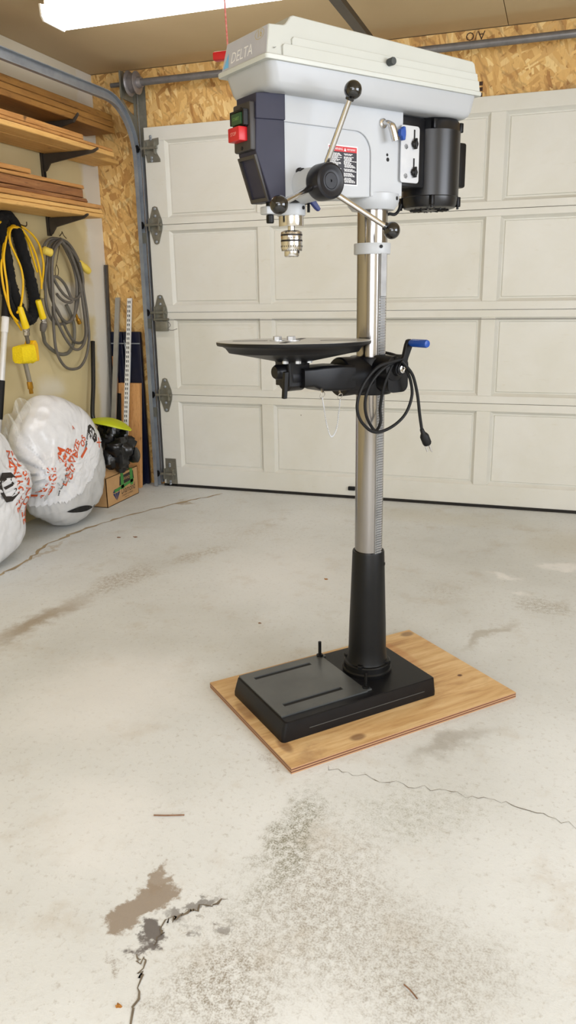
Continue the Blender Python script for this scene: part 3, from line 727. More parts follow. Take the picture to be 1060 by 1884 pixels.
# ---- belt guard: tub and lid
m = MB().loft([rrect(-.352, .250, -.070, .070, .026, 1.640), rrect(-.364, .262, -.081, .081, .026, 1.6415), rrect(-.372, .269, -.088, .088, .026, 1.647), rrect(-.376, .272, -.0915, .0915, .024, 1.657), rrect(-.386, .277, -.098, .098, .022, 1.694)])
tub = pt('belt_guard_tub', m, M_TUB, smooth=50, label='grey lower tub of the belt guard')
m = MB().loft([rrect(-.398, .283, -.105, .105, .008, 1.6935), rrect(-.399, .284, -.106, .106, .008, 1.696), rrect(-.399, .284, -.106, .106, .008, 1.7025), rrect(-.397, .282, -.104, .104, .008, 1.7045)])
lid = pt('belt_guard_lid', m, M_LID, smooth=40, label='pale grey ribbed lid of the belt guard')
side = [(-.392, 1.703), (-.379, 1.766), (-.340, 1.769), (-.334, 1.772), (-.318, 1.790), (-.310, 1.793), (.262, 1.777), (.270, 1.772), (.279, 1.703)]
def lw(z): return .0985 - (z - 1.703) * .16
m = MB(); n = len(side)
m.add([(u, lw(z), z) for u, z in side] + [(u, -lw(z), z) for u, z in side], [tuple(range(n)), tuple(range(2 * n - 1, n - 1, -1))] + [(i, i + n, (i + 1) % n + n, (i + 1) % n) for i in range(n)])
pt('lid_shell', m, M_LID, lid, bevel=.0025, smooth=40)
for u0, u1, za, zb, e in ((-.352, .2765, 1.704, 1.729, .0050), (-.324, .2740, 1.727, 1.747, .0036)):
    for sg in (-1, 1):
        m = MB()
        q = [(u0, za), (u1, za), (u1 - .002, zb), (u0 + .006, zb), (u0 + .001, zb - .005)]
        m.add([(u, sg * (lw(z) - .002), z) for u, z in q] + [(u, sg * (lw(za) + e - (z - za) * .10), z) for u, z in q], [(0, 1, 2, 3, 4), (9, 8, 7, 6, 5)] + [(i, i + 5, (i + 1) % 5 + 5, (i + 1) % 5) for i in range(5)])
        pt('lid_rib', m, M_LID, lid, bevel=.001, smooth=40)
pt('lid_knob', MB().lathe([(.005, -.012), (.005, .004), (.0085, .005), (.009, .020), (.008, .023)], 18, (-.042, .096, 1.731), (0, 1, 0)), plain('grey_green_knob', (62, 66, 66), (52, 56, 56), 12, .45), lid, label='dark lid knob')
def pf(s, t, off=.0006):     # a point on the sloping front face of the lid, t from 0 bottom to 1 top
    u = -.392 + .013 * t; z = 1.703 + .063 * t
    return (u - off, s * lw(z) / .0985, z)
M_NAME = plain('brushed_name_plate', (206, 208, 216), (186, 190, 204), 5, .28, .25)
m = MB().add([pf(-.095, .03), pf(.095, .03), pf(.095, .97), pf(-.095, .97), pf(-.095, .03, -.001), pf(.095, .03, -.001), pf(.095, .97, -.001), pf(-.095, .97, -.001)], [(0, 1, 2, 3), (7, 6, 5, 4), (0, 4, 5, 1), (1, 5, 6, 2), (2, 6, 7, 3), (3, 7, 4, 0)])
npl = pt('name_plate', m, M_NAME, lid, smooth=0, label='silver name plate with blue triangle logo')
mm = MB()
mm.add([pf(-.090, .12, .001), pf(-.066, .12, .001), pf(-.078, .62, .001)], [(0, 1, 2)])
pt('logo', mm, plain('light_blue_print', (120, 190, 232), (110, 180, 224), 20, .45), npl, smooth=0)
mm = MB(); v, f = text2d('DELTA', .034, 'LEFT'); mm.add([pf(-.060 + p[0] * .95, .37 + p[1] / .064, .001) for p in v], f)
pt('lettering', mm, M_WHITE, npl, smooth=0)
mm = MB(); v, f = text2d('16', .022); mm.add([pf(.062 + p[0], .78 + p[1] / .064, .001) for p in v], f)
for k in range(24):
    a, b = R_(15 * k), R_(15 * k + 15)
    mm.add([pf(.062 + .020 * math.cos(a), .78 + .18 * math.sin(a), .001), pf(.062 + .020 * math.cos(b), .78 + .18 * math.sin(b), .001), pf(.062 + .0185 * math.cos(b), .78 + .165 * math.sin(b), .001), pf(.062 + .0185 * math.cos(a), .78 + .165 * math.sin(a), .001)], [(0, 1, 2, 3)])
pt('emblem', mm, plain('gold_print', (196, 176, 110), (186, 166, 100), 20, .45), npl, smooth=0)
mm = MB()
for dx in (0, .004): mm.add([(-.378 + dx * 0, .0998, 1.7190), (-.374, .0992, 1.7155), (-.366, .0985, 1.7205), (-.374, .0990, 1.7175)], [(0, 1, 2, 3)])
pt('scuff', mm, plain('scuff_grey', (150, 150, 144), (140, 140, 134), 20, .6), lid, smooth=0)
# ---- quill, clamp collar, depth stop and chuck
QU = -.264
pt('quill_sleeve', MB().lathe([(.044, 1.412), (.044, 1.44)], 32, (QU, 0, 0)), M_PBLK)
qc = pt('quill_collar', MB().lathe([(.030, 1.384), (.0345, 1.385), (.0355, 1.388), (.0355, 1.409), (.0345, 1.4115), (.030, 1.412)], 36, (QU, 0, 0)), M_GREY, label='light grey quill clamp collar')
pt('clamp_ear', MB().rbox(-.345, -.288, -.017, .014, 1.386, 1.404, .003), M_GREY, qc)
pt('set_screw', MB().lathe([(.0045, 0), (.0045, .002)], 10, (QU + .012, .0337, 1.402), (.34, .94, 0)), M_HOLE, qc)
pt('depth_stop', MB().lathe([(.008, 1.366), (.0095, 1.368), (.0095, 1.384), (.006, 1.386), (.006, 1.404), (.0095, 1.405), (.0095, 1.416)], 12, (-.327, 0, 0)), M_PBLK)
pt('quill', MB().lathe([(.026, 1.360), (.0305, 1.3605), (.0310, 1.362), (.0310, 1.386)], 36, (QU, 0, 0)), M_CHROME, label='bright steel quill')
ch_ = MB().lathe([(.0090, 1.362), (.0090, 1.352), (.018, 1.3515), (.0255, 1.348), (.0265, 1.346), (.0265, 1.309), (.0245, 1.3035), (.0185, 1.302), (.0185, 1.280 + .012), (.0165, 1.289), (.008, 1.289), (.007, 1.295)], 40, (QU, 0, 0))
chk = pt('chuck', ch_, M_CHROME, label='keyed steel drill chuck')
M_CHKB = plain('knurled_dark_steel', (62, 58, 58), (46, 44, 44), 120, .5, .7)
for a, b in ((1.338, 1.343), (1.3245, 1.3295)):
    pt('knurled_band', MB().lathe([(.0262, a), (.0269, a + .0008), (.0269, b - .0008), (.0262, b)], 40, (QU, 0, 0)), M_CHKB, chk)
m = MB()
for k in range(28):
    a = 2 * math.pi * k / 28; c_, s_ = math.cos(a), math.sin(a)
    m.cyl((QU + .0235 * c_, .0235 * s_, 1.3035), (QU + .0262 * c_, .0262 * s_, 1.3155), .0017, .0012, 5)
pt('key_teeth', m, M_CHKB, chk)
pt('key_hole', MB().lathe([(.0035, 0), (.0035, .001)], 10, (QU + .0105, .0148, 1.3), (.58, .81, 0)), M_HOLE, chk)
m = MB()
for k, s_ in enumerate('16mm 3'): flat_text(m, s_, .008, (QU + .0270 * math.cos(R_(140 - k * 14)), .0270 * math.sin(R_(140 - k * 14)), 1.334), (math.sin(R_(140 - k * 14)), -math.cos(R_(140 - k * 14)), 0), (0, 0, 1))
pt('lettering', m, M_CHKB, chk, smooth=0)
pt('quill_lock', MB().prism([(-.250, 1.440), (-.236, 1.436), (-.206, 1.400), (-.212, 1.394), (-.222, 1.400), (-.254, 1.430)], .036, .046, 'xz'), M_NAVYL, bevel=.002, label='dark blue quill lock lever')
pt('depth_rod', MB().cyl((-.232, .03, 1.44), (-.236, .034, 1.392), .0035, n=8), M_PBLK)
# ---- feed hub and three levers
HU, HZ = -.256, 1.4495
pt('feed_boss', MB().lathe([(.040, .03), (.037, .085), (.036, .100)], 32, (HU, 0, HZ), (0, 1, 0)), M_GREY)
hub = pt('feed_hub', MB().lathe([(.034, .100), (.038, .103), (.0408, .110), (.0408, .140), (.0390, .149), (.034, .152), (.026, .150), (.020, .148), (.018, .1485), (.017, .150), (.003, .150), (.0025, .147)], 44, (HU, 0, HZ), (0, 1, 0)), M_HUB, label='black feed hub')
for a in (81, -160, -35):
    c_, s_ = math.cos(R_(a)), math.sin(R_(a))
    p0 = (HU + .034 * c_, .120, HZ + .034 * s_); p1 = (HU + .175 * c_, .186, HZ + .175 * s_)
    lv = pt('feed_lever', MB().lathe([(.0064, 0), (.0064, .010), (.0072, .014), (.0064, .14), (.0060, (Vector(p1) - Vector(p0)).length)], 16, p0, Vector(p1) - Vector(p0)), M_CHROME, hub, label='bright steel feed lever')
    d = (Vector(p1) - Vector(p0)).normalized(); cb = Vector(p1) + d * .012
    m = MB().sphere(cb, .0200, 24, 16); m.lathe([(.0095, -.022), (.0115, -.012)], 20, cb, d)
    pt('lever_ball', m, M_BALL, lv, smooth=60)
# ---- belt tension lever, blue knob
tl = pt('tension_lever', MB().tube(cr([(-.016, .045, 1.608), (-.016, .066, 1.608), (-.012, .076, 1.604), (-.006, .080, 1.592), (.002, .082, 1.566)], 6), [.0062] * 12 + [.0068 + .0009 * min(i, 3) for i in range(13)], 12), M_CHROME, label='bright belt tension lever')
pt('lever_collar', MB().lathe([(.0115, HS + .004), (.0115, HS + .009), (.008, HS + .011)], 20, (-.016, 0, 1.608), (0, 1, 0)), M_CHROME, tl)
kb = pt('lock_knob', MB().prism([(.028, 1.598), (.034, 1.598), (.036, 1.604), (.044, 1.604), (.046, 1.592), (.046, 1.584), (.044, 1.572), (.036, 1.572), (.034, 1.580), (.028, 1.582)], HS + .014, HS + .026, 'xz'), M_BLUE, bevel=.002, label='blue wing knob')
pt('knob_stem', MB().cyl((.036, HS, 1.589), (.036, HS + .018, 1.589), .005, n=10), M_PBLK, kb)
# ---- motor
MU, MR = .207, .078
m = MB().lathe([(.020, 1.421), (.055, 1.418), (.070, 1.422), (.0745, 1.430), (.0760, 1.448), (MR, 1.450), (MR, 1.612), (.0765, 1.614), (.0755, 1.632), (.068, 1.642), (.03, 1.644)], 56, (MU, 0, 0))
mo = pt('motor', m, plain('black_motor_paint', (14, 14, 18), (11, 11, 14), 40, .33), smooth=35, label='black electric motor')
m = MB()
for k in range(18):
    a = 2 * math.pi * k / 18; m.cyl((MU + .028 * math.cos(a), .028 * math.sin(a), 1.4180), (MU + .054 * math.cos(a), .054 * math.sin(a), 1.4172), .0022, n=5)
m.lathe([(.022, 1.4165), (.022, 1.420)], 24, (MU, 0, 0))
pt('vent_grille', m, M_CASTB, mo)
for k in range(4):
    a = R_(40 + 90 * k); u, s = MU + .0775 * math.cos(a), .0775 * math.sin(a)
    pt('through_bolt', MB().cyl((u, s, 1.418), (u, s, 1.446), .0032, n=8).rbox(u - .006, u + .006, s - .006, s + .006, 1.424, 1.450, .002), M_CASTB, mo)
    pt('lug', MB().rbox(u - .006, u + .006, s - .006, s + .006, 1.612, 1.636, .002), M_CASTB, mo)
pt('capacitor_box', MB().rbox(.270, .316, -.032, .030, 1.478, 1.594, .006), M_CASTB, mo)
pt('motor_mount', MB().rbox(.058, .138, -.050, .046, 1.466, 1.636, .004), M_CASTB, mo)
m = MB().loft([rrect(.040, .104, 1.474, 1.610, .008, .058), rrect(.040, .104, 1.474, 1.610, .008, .061)]).xf(lambda a, b, c: (a, c, b))
m.box(.050, .054, .02, .058, 1.48, 1.604)
mp = pt('motor_bracket', m, M_ALU, smooth=30, label='bare aluminium motor bracket with slots')
for z in (1.500, 1.568):
    pt('slot', MB().rbox(.0835, .0885, .0608, .0618, z, z + .034, .001), M_HOLE, mp)
    pt('wing_nut', MB().lathe([(.010, 0), (.010, .006), (.006, .010)], 8, (.086, .061, z), (0, 1, 0)).rbox(.083, .089, .062, .072, z - .013, z + .013, .002), M_PBLK, mp)
for z in (1.49, 1.56): pt('bracket_bolt', MB().lathe([(.007, 0), (.007, .006)], 6, (.058, .055, z), (0, 1, 0)), M_PBLK, mp)
# ---- power cord hung in a loop over the crank, with its plug
m = MB()
m.tube([FH(*p) for p in cr([(.10, .0, 1.428), (.092, .0, 1.412), (.078, .0, 1.402), (.058, -.01, 1.400), (.045, -.035, 1.36), (.045, -.045, 1.2), (.050, -.045, 1.06), (.075, .01, 1.03), (.045, .085, 1.032), (-.010, .115, 1.030)], 6)], .0042, 10)
m.tube([FH(u, .130, z) for u, z in [(p.x, p.y) for p in cr([(-.002, 1.028, 0), (-.033, 1.025, 0), (-.088, 1.014, 0), (-.133, .977, 0), (-.155, .932, 0), (-.153, .897, 0), (-.131, .866, 0), (-.092, .844, 0), (-.036, .852, 0), (.012, .881, 0), (.035, .927, 0), (.029, .970, 0), (.008, 1.008, 0), (-.005, 1.026, 0)], 7)]], .0042, 10)
m.tube([FH(*p) for p in cr([(.000, .114, 1.024), (-.019, .114, 1.020), (-.059, .115, 1.005), (-.097, .115, .973), (-.116, .115, .933), (-.111, .112, .891), (-.083, .105, .852), (-.058, .095, .841), (-.035, .085, .862), (-.038, .085, .90), (-.038, .10, .96), (-.020, .112, 1.015)], 7)], .0042, 10)
m.tube([FH(*p) for p in cr([(-.010, .136, 1.026), (.004, .140, 1.010), (.028, .140, .983), (.046, .140, .933), (.057, .140, .877), (.067, .140, .833)], 7)], .0042, 10)
cord = m.build('power_cord', M_BLACK, dp)
cord['label'] = 'black power cord looped over the crank'
pl_ = pt('plug', MB().lathe([(.0055, 0), (.0065, .012), (.0095, .016), (.0125, .022), (.0125, .045), (.010, .050)], 14, (.066, .140, .836), Vector((.025, .004, -.052))), M_BLACK, cord, label='three-pin plug')
d = Vector((.40, .05, -.91)).normalized()
for du, ds in ((-.006, -.004), (.007, -.004), (.001, .006)):
    p = Vector((.0885 + du, .143 + ds, .790)); pt('prong', MB().cyl(p, p + d * .022, .0026 if du < 0 else .0019, n=8), M_CHROME, cord)

# ================================================================== LUMBER RACK ON THE LEFT WALL
W_PALE = wood('pale_pine', [(226, 186, 118), (214, 168, 98), (198, 148, 80)], 'y')
W_ORG = wood('orange_cedar', [(200, 152, 90), (184, 132, 72), (160, 108, 54)], 'y')
W_RED = wood('red_brown_cedar', [(166, 118, 70), (140, 92, 50), (108, 66, 36)], 'y')
W_DRK = wood('dark_brown_plank', [(166, 120, 58), (146, 102, 46), (122, 82, 36)], 'y')
def board(x0, x1, ya, yb, z0, z1, mat, label, group, seed, rough=.0012):
    rr = random.Random(seed); rings = []; n = 16
    for i in range(n + 1):
        y = ya + (yb - ya) * i / n
        w0 = .003 * noise.noise(Vector((seed * 3.1, y * 2.2, 0))); wz = .0 
        c = min(.003, (z1 - z0) * .25)
        sec = [(x0 + c, z0), (x1 - c, z0), (x1, z0 + c), (x1, z1 - c), (x1 - c, z1), (x0 + c, z1), (x0, z1 - c), (x0, z0 + c)]
        rings.append([(x + w0 + rr.uniform(-rough, rough), y + (rr.uniform(-.006, .003) if i == n else 0), z + rr.uniform(-.6, .0) * min(rough, .0012) * (1 if z > (z0 + z1) / 2 else 0)) for x, z in sec])
    return tag(MB().loft(rings).build('lumber_board', mat, smooth=0), label, 'board', group)
YB = 3.906
G1, G2, G3 = 'boards on the top rack arm', 'boards on the middle rack arm', 'boards on the bottom rack arm'
board(-2.700, -2.502, 2.3, 4.340, 2.098, 2.127, W_DRK, 'brown plank lying lowest on the top rack arm', G1, 1)
board(-2.700, -2.504, 2.3, 4.330, 2.129, 2.159, W_DRK, 'brown plank in the middle of the top rack stack', G1, 2)
board(-2.700, -2.505, 2.3, 4.326, 2.161, 2.194, W_DRK, 'brown plank uppermost on the top rack arm', G1, 3)
board(-2.520, -2.413, 2.3, 4.155, 1.944, 1.968, W_PALE, 'pale yellow front board lying directly on the middle rack arm', G2, 4)
board(-2.700, -2.526, 2.3, 4.400, 1.944, 1.966, W_PALE, 'pale board on the middle rack arm reaching farthest towards the door', G2, 5)
board(-2.560, -2.415, 2.3, 4.150, 1.970, 1.985, W_ORG, 'thin reddish board between the pale board and the short top piece', G2, 6)
board(-2.560, -2.420, 2.3, 3.870, 1.987, 2.012, W_ORG, 'short reddish board uppermost on the middle rack arm', G2, 7)
board(-2.690, -2.470, 2.3, 4.092, 1.621, 1.642, W_PALE, 'light board lowest on the bottom rack arm', G3, 8)
board(-2.690, -2.474, 2.3, 4.088, 1.644, 1.665, W_PALE, 'light board second from the bottom rack arm', G3, 9)
board(-2.690, -2.470, 2.3, 4.086, 1.667, 1.689, W_ORG, 'orange board under the rough brown planks of the bottom rack', G3, 10)
board(-2.640, -2.482, 2.3, 3.955, 1.691, 1.711, W_RED, 'thin dark red board lying under the cracked plank', G3, 11, .003)
board(-2.640, -2.484, 2.3, 3.932, 1.713, 1.755, W_RED, 'thick cracked red-brown plank on the bottom rack', G3, 12, .005)
board(-2.640, -2.480, 2.3, 3.930, 1.757, 1.775, W_ORG, 'thin splintered strip on top of the cracked plank', G3, 13, .003)
board(-2.640, -2.478, 2.3, 3.470, 1.777, 1.799, W_ORG, 'short light offcut lying uppermost on the bottom rack', G3, 14, .002)
M_ARM = plain('dark_bronze_arm_paint', (70, 62, 54), (56, 50, 44), 20, .45, .3)
rk_ = thing('lumber_rack', (XL, YB, 1.525), 'dark slotted wall upright carrying three lumber rack arms', 'lumber rack')
m = MB().box(XL, XL + .003, YB - .013, YB + .013, 1.525, 2.26)
for e in (-.013, .010): m.box(XL, XL + .014, YB + e, YB + e + .003, 1.525, 2.26)
up = m.build('upright', M_ARM, rk_, smooth=0)
for k in range(23): MB().box(XL + .0029, XL + .0042, YB - .004, YB + .004, 1.54 + k * .031, 1.555 + k * .031).build('slot', M_HOLE, up, smooth=0)
for zt, tip, upz in ((2.096, -2.462, .030), (1.942, -2.360, .010), (1.619, -2.452, .012)):
    a = XL + .006
    m = MB().prism([(a, zt), (tip - .035, zt), (tip - .004, zt + upz), (tip, zt + upz), (tip, zt + upz - .009), (tip - .03, zt - .014), (a + .05, zt - .050), (a + .022, zt - .085), (a, zt - .095)], YB - .007, YB + .007, 'xz')
    m.build('rack_arm', M_ARM, rk_, smooth=0, bevel=.002)

# ================================================================== CORDS AND TOOLS HANGING ON THE LEFT WALL
YCORD = [
 (0.050,[(3.406,1.539),(3.438,1.560),(3.515,1.584),(3.559,1.573),(3.578,1.550)]),
 (0.055,[(3.565,1.546),(3.528,1.551),(3.479,1.525),(3.451,1.475),(3.425,1.414),(3.406,1.359),(3.401,1.308),(3.405,1.246),(3.419,1.185),(3.436,1.137),(3.459,1.096),(3.493,1.056),(3.510,1.035)]),
 (0.080,[(3.531,1.541),(3.493,1.539),(3.470,1.521),(3.460,1.490),(3.468,1.451),(3.495,1.404),(3.522,1.355),(3.532,1.309),(3.529,1.262),(3.510,1.199),(3.487,1.152),(3.456,1.124)]),
 (0.065,[(3.549,1.544),(3.509,1.545),(3.475,1.522),(3.442,1.460),(3.419,1.399),(3.416,1.338),(3.420,1.262),(3.416,1.184),(3.422,1.135),(3.442,1.106),(3.474,1.082)]),
 (0.050,[(3.570,1.551),(3.601,1.553),(3.646,1.539),(3.695,1.514),(3.738,1.474),(3.755,1.427),(3.763,1.372),(3.751,1.319),(3.723,1.253)]),
 (0.060,[(3.556,1.548),(3.586,1.541),(3.627,1.509),(3.667,1.458),(3.695,1.402),(3.708,1.344),(3.714,1.285),(3.709,1.236)]),
 (0.045,[(3.575,1.544),(3.605,1.533),(3.637,1.507),(3.664,1.452),(3.690,1.376),(3.709,1.328)])]
GCORD = [
 (0.040,[(3.953,1.505),(3.886,1.477),(3.831,1.423),(3.795,1.343),(3.773,1.260),(3.766,1.172),(3.785,1.104),(3.825,1.062),(3.879,1.051),(3.954,1.057),(4.028,1.097),(4.073,1.167),(4.089,1.237),(4.078,1.307),(4.048,1.385),(4.001,1.451),(3.967,1.490),(3.953,1.505)]),
 (0.058,[(3.927,1.503),(3.867,1.472),(3.823,1.413),(3.797,1.325),(3.793,1.238),(3.809,1.171),(3.853,1.102),(3.904,1.064),(3.953,1.062),(4.001,1.098),(4.029,1.167),(4.048,1.237),(4.045,1.320),(4.009,1.411),(3.968,1.463),(3.934,1.497)]),
 (0.075,[(4.072,1.389),(4.094,1.311),(4.086,1.255),(4.042,1.199),(3.972,1.184),(3.909,1.201),(3.859,1.237),(3.819,1.281),(3.811,1.303),(3.846,1.304),(3.904,1.269),(3.944,1.214),(3.962,1.173),(3.912,1.169),(3.858,1.188),(3.823,1.215)]),
 (0.078,[(3.909,1.497),(3.848,1.457),(3.812,1.404),(3.794,1.325),(3.781,1.193),(3.782,1.104),(3.818,1.035),(3.870,0.964),(3.929,0.913),(3.987,0.904),(4.044,0.934),(4.081,0.999),(4.078,1.095),(4.067,1.190),(4.055,1.283),(4.019,1.374),(3.973,1.449),(3.909,1.497)]),
 (0.045,[(3.923,1.510),(3.857,1.489),(3.819,1.444),(3.803,1.348),(3.800,1.238),(3.827,1.166),(3.860,1.125),(3.892,1.078),(3.938,1.002),(3.996,0.946),(4.073,0.937),(4.119,0.978),(4.125,1.070),(4.118,1.166),(4.115,1.260),(4.097,1.368),(4.030,1.470),(3.923,1.510)]),
 (0.062,[(3.796,1.149),(3.785,1.059),(3.782,0.946),(3.802,0.876),(3.857,0.815),(3.929,0.794),(4.008,0.801),(4.078,0.854),(4.124,0.948),(4.130,1.045),(4.123,1.142),(4.110,1.227),(4.105,1.307),(4.069,1.408),(3.973,1.476)]),
 (0.050,[(3.931,1.508),(3.869,1.509),(3.813,1.491),(3.777,1.459)]),
 (0.060,[(3.925,1.509),(3.994,1.491),(4.053,1.444),(4.095,1.390)])]
M_YEL = plain('yellow_cord_jacket', (244, 196, 24), (236, 182, 16), 20, .4)
M_GCORD = plain('grey_cord_jacket', (104, 98, 90), (90, 85, 78), 20, .5)
M_PLUGY = plain('pale_yellow_plug', (232, 206, 92), (220, 190, 74), 40, .5)
M_YPL = plain('bright_yellow_plastic', (248, 216, 20), (240, 204, 10), 20, .4)
M_BRASS = plain('brass', (190, 142, 50), (170, 122, 40), 20, .35, .8)
M_WIRE = plain('rusty_wire', (92, 74, 56), (74, 60, 46), 40, .5, .6)
def strands(L, r, n=8):
    m = MB()
    for d, pts in L: m.tube(cr([(XL + d, y, z) for y, z in pts], 6), r, n)
    return m
yc = thing('yellow_extension_cord', (XL + .055, 3.58, 1.04), 'yellow extension cord hung in long loops over the black rope on the wall', 'cord')
strands(YCORD, .0056).build('cord', M_YEL, yc)
MB().lathe([(.007, 0), (.012, .006), (.013, .020), (.013, .046), (.010, .050)], 12, (XL + .062, 3.708, 1.240), (0, -.15, -1)).build('connector', plain('frosted_connector', (176, 156, 96), (150, 132, 84), 30, .35), yc)
MB().tube(cr([(XL, 3.60, 1.57), (XL + .04, 3.59, 1.565), (XL + .10, 3.575, 1.55), (XL + .11, 3.57, 1.57)], 6), .003, 6).build('wire_hook', M_WIRE, yc)
bk = thing('black_rope_hank', (XL + .045, 3.56, 1.06), 'fuzzy black rope hank hanging in a loop behind the yellow cord', 'rope')
BLK = [(3.513,1.600),(3.576,1.545),(3.606,1.451),(3.635,1.357),(3.660,1.261),(3.670,1.177),(3.649,1.112),(3.607,1.085),(3.560,1.109),(3.514,1.179),(3.487,1.274),(3.475,1.379),(3.460,1.483),(3.462,1.560)]
pp = cr([(XL + .036, y, z) for y, z in BLK], 10, True)
MB().tube(pp, .029, 20, True, jit=lambda i, k: .22 * noise.noise(Vector((i * .9, k * 1.7, 3))) + .10 * random.uniform(-1, 1)).build('rope_bundle', plain('black_chenille', (16, 16, 18), (8, 8, 9), 90, .95, 0, .5), bk, smooth=70)
MB().tube(cr([(XL + .036, y - .055, z - .01) for y, z in BLK[8:] + BLK[:2]], 10), .022, 16, False, jit=lambda i, k: .25 * noise.noise(Vector((i * .9, k * 1.7, 9))) + .10 * random.uniform(-1, 1)).build('rope_bundle', MATS['black_chenille'], bk, smooth=70)
gc = thing('grey_extension_cord', (XL + .055, 3.95, .79), 'heavy grey cord coiled on a wire hook with pale yellow plugs', 'cord')
strands(GCORD, .0082, 9).build('cord', M_GCORD, gc)
def along(p0, p1, prof, n=14):
    p0 = Vector(p0); d = Vector(p1) - p0; L = d.length
    return MB().lathe([(r, h * L) for r, h in prof], n, p0, d)
along((XL + .060, 3.752, 1.445), (XL + .085, 3.798, 1.428), [(.010, 0), (.021, .15), (.022, .9), (.018, 1)], 16).build('plug', M_PLUGY, gc)
along((XL + .065, 4.083, 1.392), (XL + .075, 4.165, 1.338), [(.010, 0), (.017, .08), (.018, .45), (.021, .5), (.021, .85), (.017, 1)], 16).build('plug', M_PLUGY, gc)
MB().tube(cr([(XL, 4.01, 1.53), (XL + .02, 4.005, 1.545), (XL + .035, 3.985, 1.55), (XL + .045, 3.985, 1.53), (XL + .05, 4.0, 1.515)], 6), .0025, 6).build('wire_hook', M_WIRE, gc)
MB().tube(cr([(XL + .05, 3.936, 1.50), (XL + .03, 3.936, 1.43), (XL + .03, 3.910, 1.375), (XL + .03, 3.893, 1.345), (XL + .03, 3.895, 1.315), (XL + .03, 3.915, 1.315), (XL + .03, 3.925, 1.345), (XL + .03, 3.910, 1.375)], 5), .002, 6).build('wire_hanger', M_WIRE, gc)
along((XL + .055, 4.020, 1.100), (XL + .055, 4.052, 1.045), [(.008, 0), (.009, .5), (.013, .55), (.013, .95), (.009, 1)]).build('cord_end', M_BRASS, gc)
# hose with a yellow grip feeding behind the coil
hs = thing('spray_hose', (XL + .08, 3.70, .88), 'short grey hose with a yellow grip hanging left of the grey coil', 'hose')
along((XL + .08, 3.641, 1.184), (XL + .08, 3.671, 1.088), [(.014, 0), (.016, .05), (.017, .7), (.019, .95), (.017, 1)]).build('grip', M_YPL, hs)
along((XL + .08, 3.671, 1.090), (XL + .08, 3.676, 1.062), [(.014, 0), (.015, .1), (.015, .45), (.012, .5), (.015, .55), (.015, 1)], 8).build('chrome_nut', M_CHROME, hs)
along((XL + .08, 3.674, 1.066), (XL + .07, 3.668, 1.020), [(.016, 0), (.020, .3), (.018, .7), (.014, 1)]).build('coupling', M_GCORD, hs)
MB().tube(cr([(XL + .07, 3.668, 1.03), (XL + .045, 3.708, 0.99), (XL + .035, 3.730, 0.955), (XL + .035, 3.785, 0.915), (XL + .035, 3.859, 0.885), (XL + .035, 3.943, 0.888), (XL + .03, 4.010, 0.941), (XL + .025, 4.037, 1.025), (XL + .022, 4.018, 1.097), (XL + .02, 3.985, 1.154)], 6), .0105, 10).build('hose', plain('grey_hose', (112, 108, 96), (98, 94, 84), 20, .5), hs)
# yellow washing brush
wbh = thing('washing_brush', (XL + .09, 3.50, .70), 'yellow washing brush on a grey tube hanging head down', 'brush')
X9 = XL + .09
along((X9, 3.470, 1.155), (X9, 3.503, 1.045), [(.010, 0), (.015, .1), (.017, .6), (.020, .95), (.018, 1)]).build('grip', M_YPL, wbh)
along((X9, 3.503, 1.046), (X9, 3.500, 1.008), [(.016, 0), (.017, .1), (.017, .45), (.014, .5), (.017, .55), (.017, 1)], 8).build('chrome_nut', M_CHROME, wbh)
along((X9, 3.500, 1.010), (X9, 3.508, .968), [(.013, 0), (.010, .3), (.011, 1)]).build('neck', M_GCORD, wbh)
m = MB().loft([[(X9 + .004 + dx, 3.528 + w_ * a, z) for a, dx in ((-1, -.028), (1, -.022), (1, .022), (-1, .028))] for z, w_ in ((.982, .012), (.960, .026), (.930, .027), (.882, .027), (.874, .022))])
hdp = m.build('brush_back', plain('orange_yellow_plastic', (246, 192, 16), (238, 180, 10), 20, .4), wbh, bevel=.003)
m = MB(); nb = 22
rings = []
for j in range(9):
    t_ = j / 8; yb = 3.504 - .100 * t_; hw_ = .042 * (1 - .25 * t_ ** 2); hh = .050 - .006 * t_
    rings.append([(X9 + .004 + hw_ * math.copysign(abs(math.cos(a)) ** .5, math.cos(a)) * (1 + .05 * random.uniform(-1, 1)), yb + .004 * random.uniform(-1, 1), .916 + .020 * t_ * 0 + hh * math.copysign(abs(math.sin(a)) ** .6, math.sin(a)) * (1 + .05 * random.uniform(-1, 1))) for a in [2 * math.pi * k / nb for k in range(nb)]])
m.loft(rings); m.build('bristles', plain('yellow_bristles', (250, 222, 22), (232, 200, 6), 140, .85, 0, .8), wbh, smooth=50)
MB().cyl((X9 - .012, 3.480, .876), (X9 - .02, 3.512, .765), .0125, n=14).build('tube', plain('dull_grey_tube', (170, 164, 150), (150, 144, 132), 20, .4, .5), wbh)
along((X9 - .02, 3.510, .770), (X9 - .02, 3.517, .704), [(.012, 0), (.015, .1), (.015, .6), (.011, .62), (.011, 1)], 8).build('brass_end', M_BRASS, wbh)
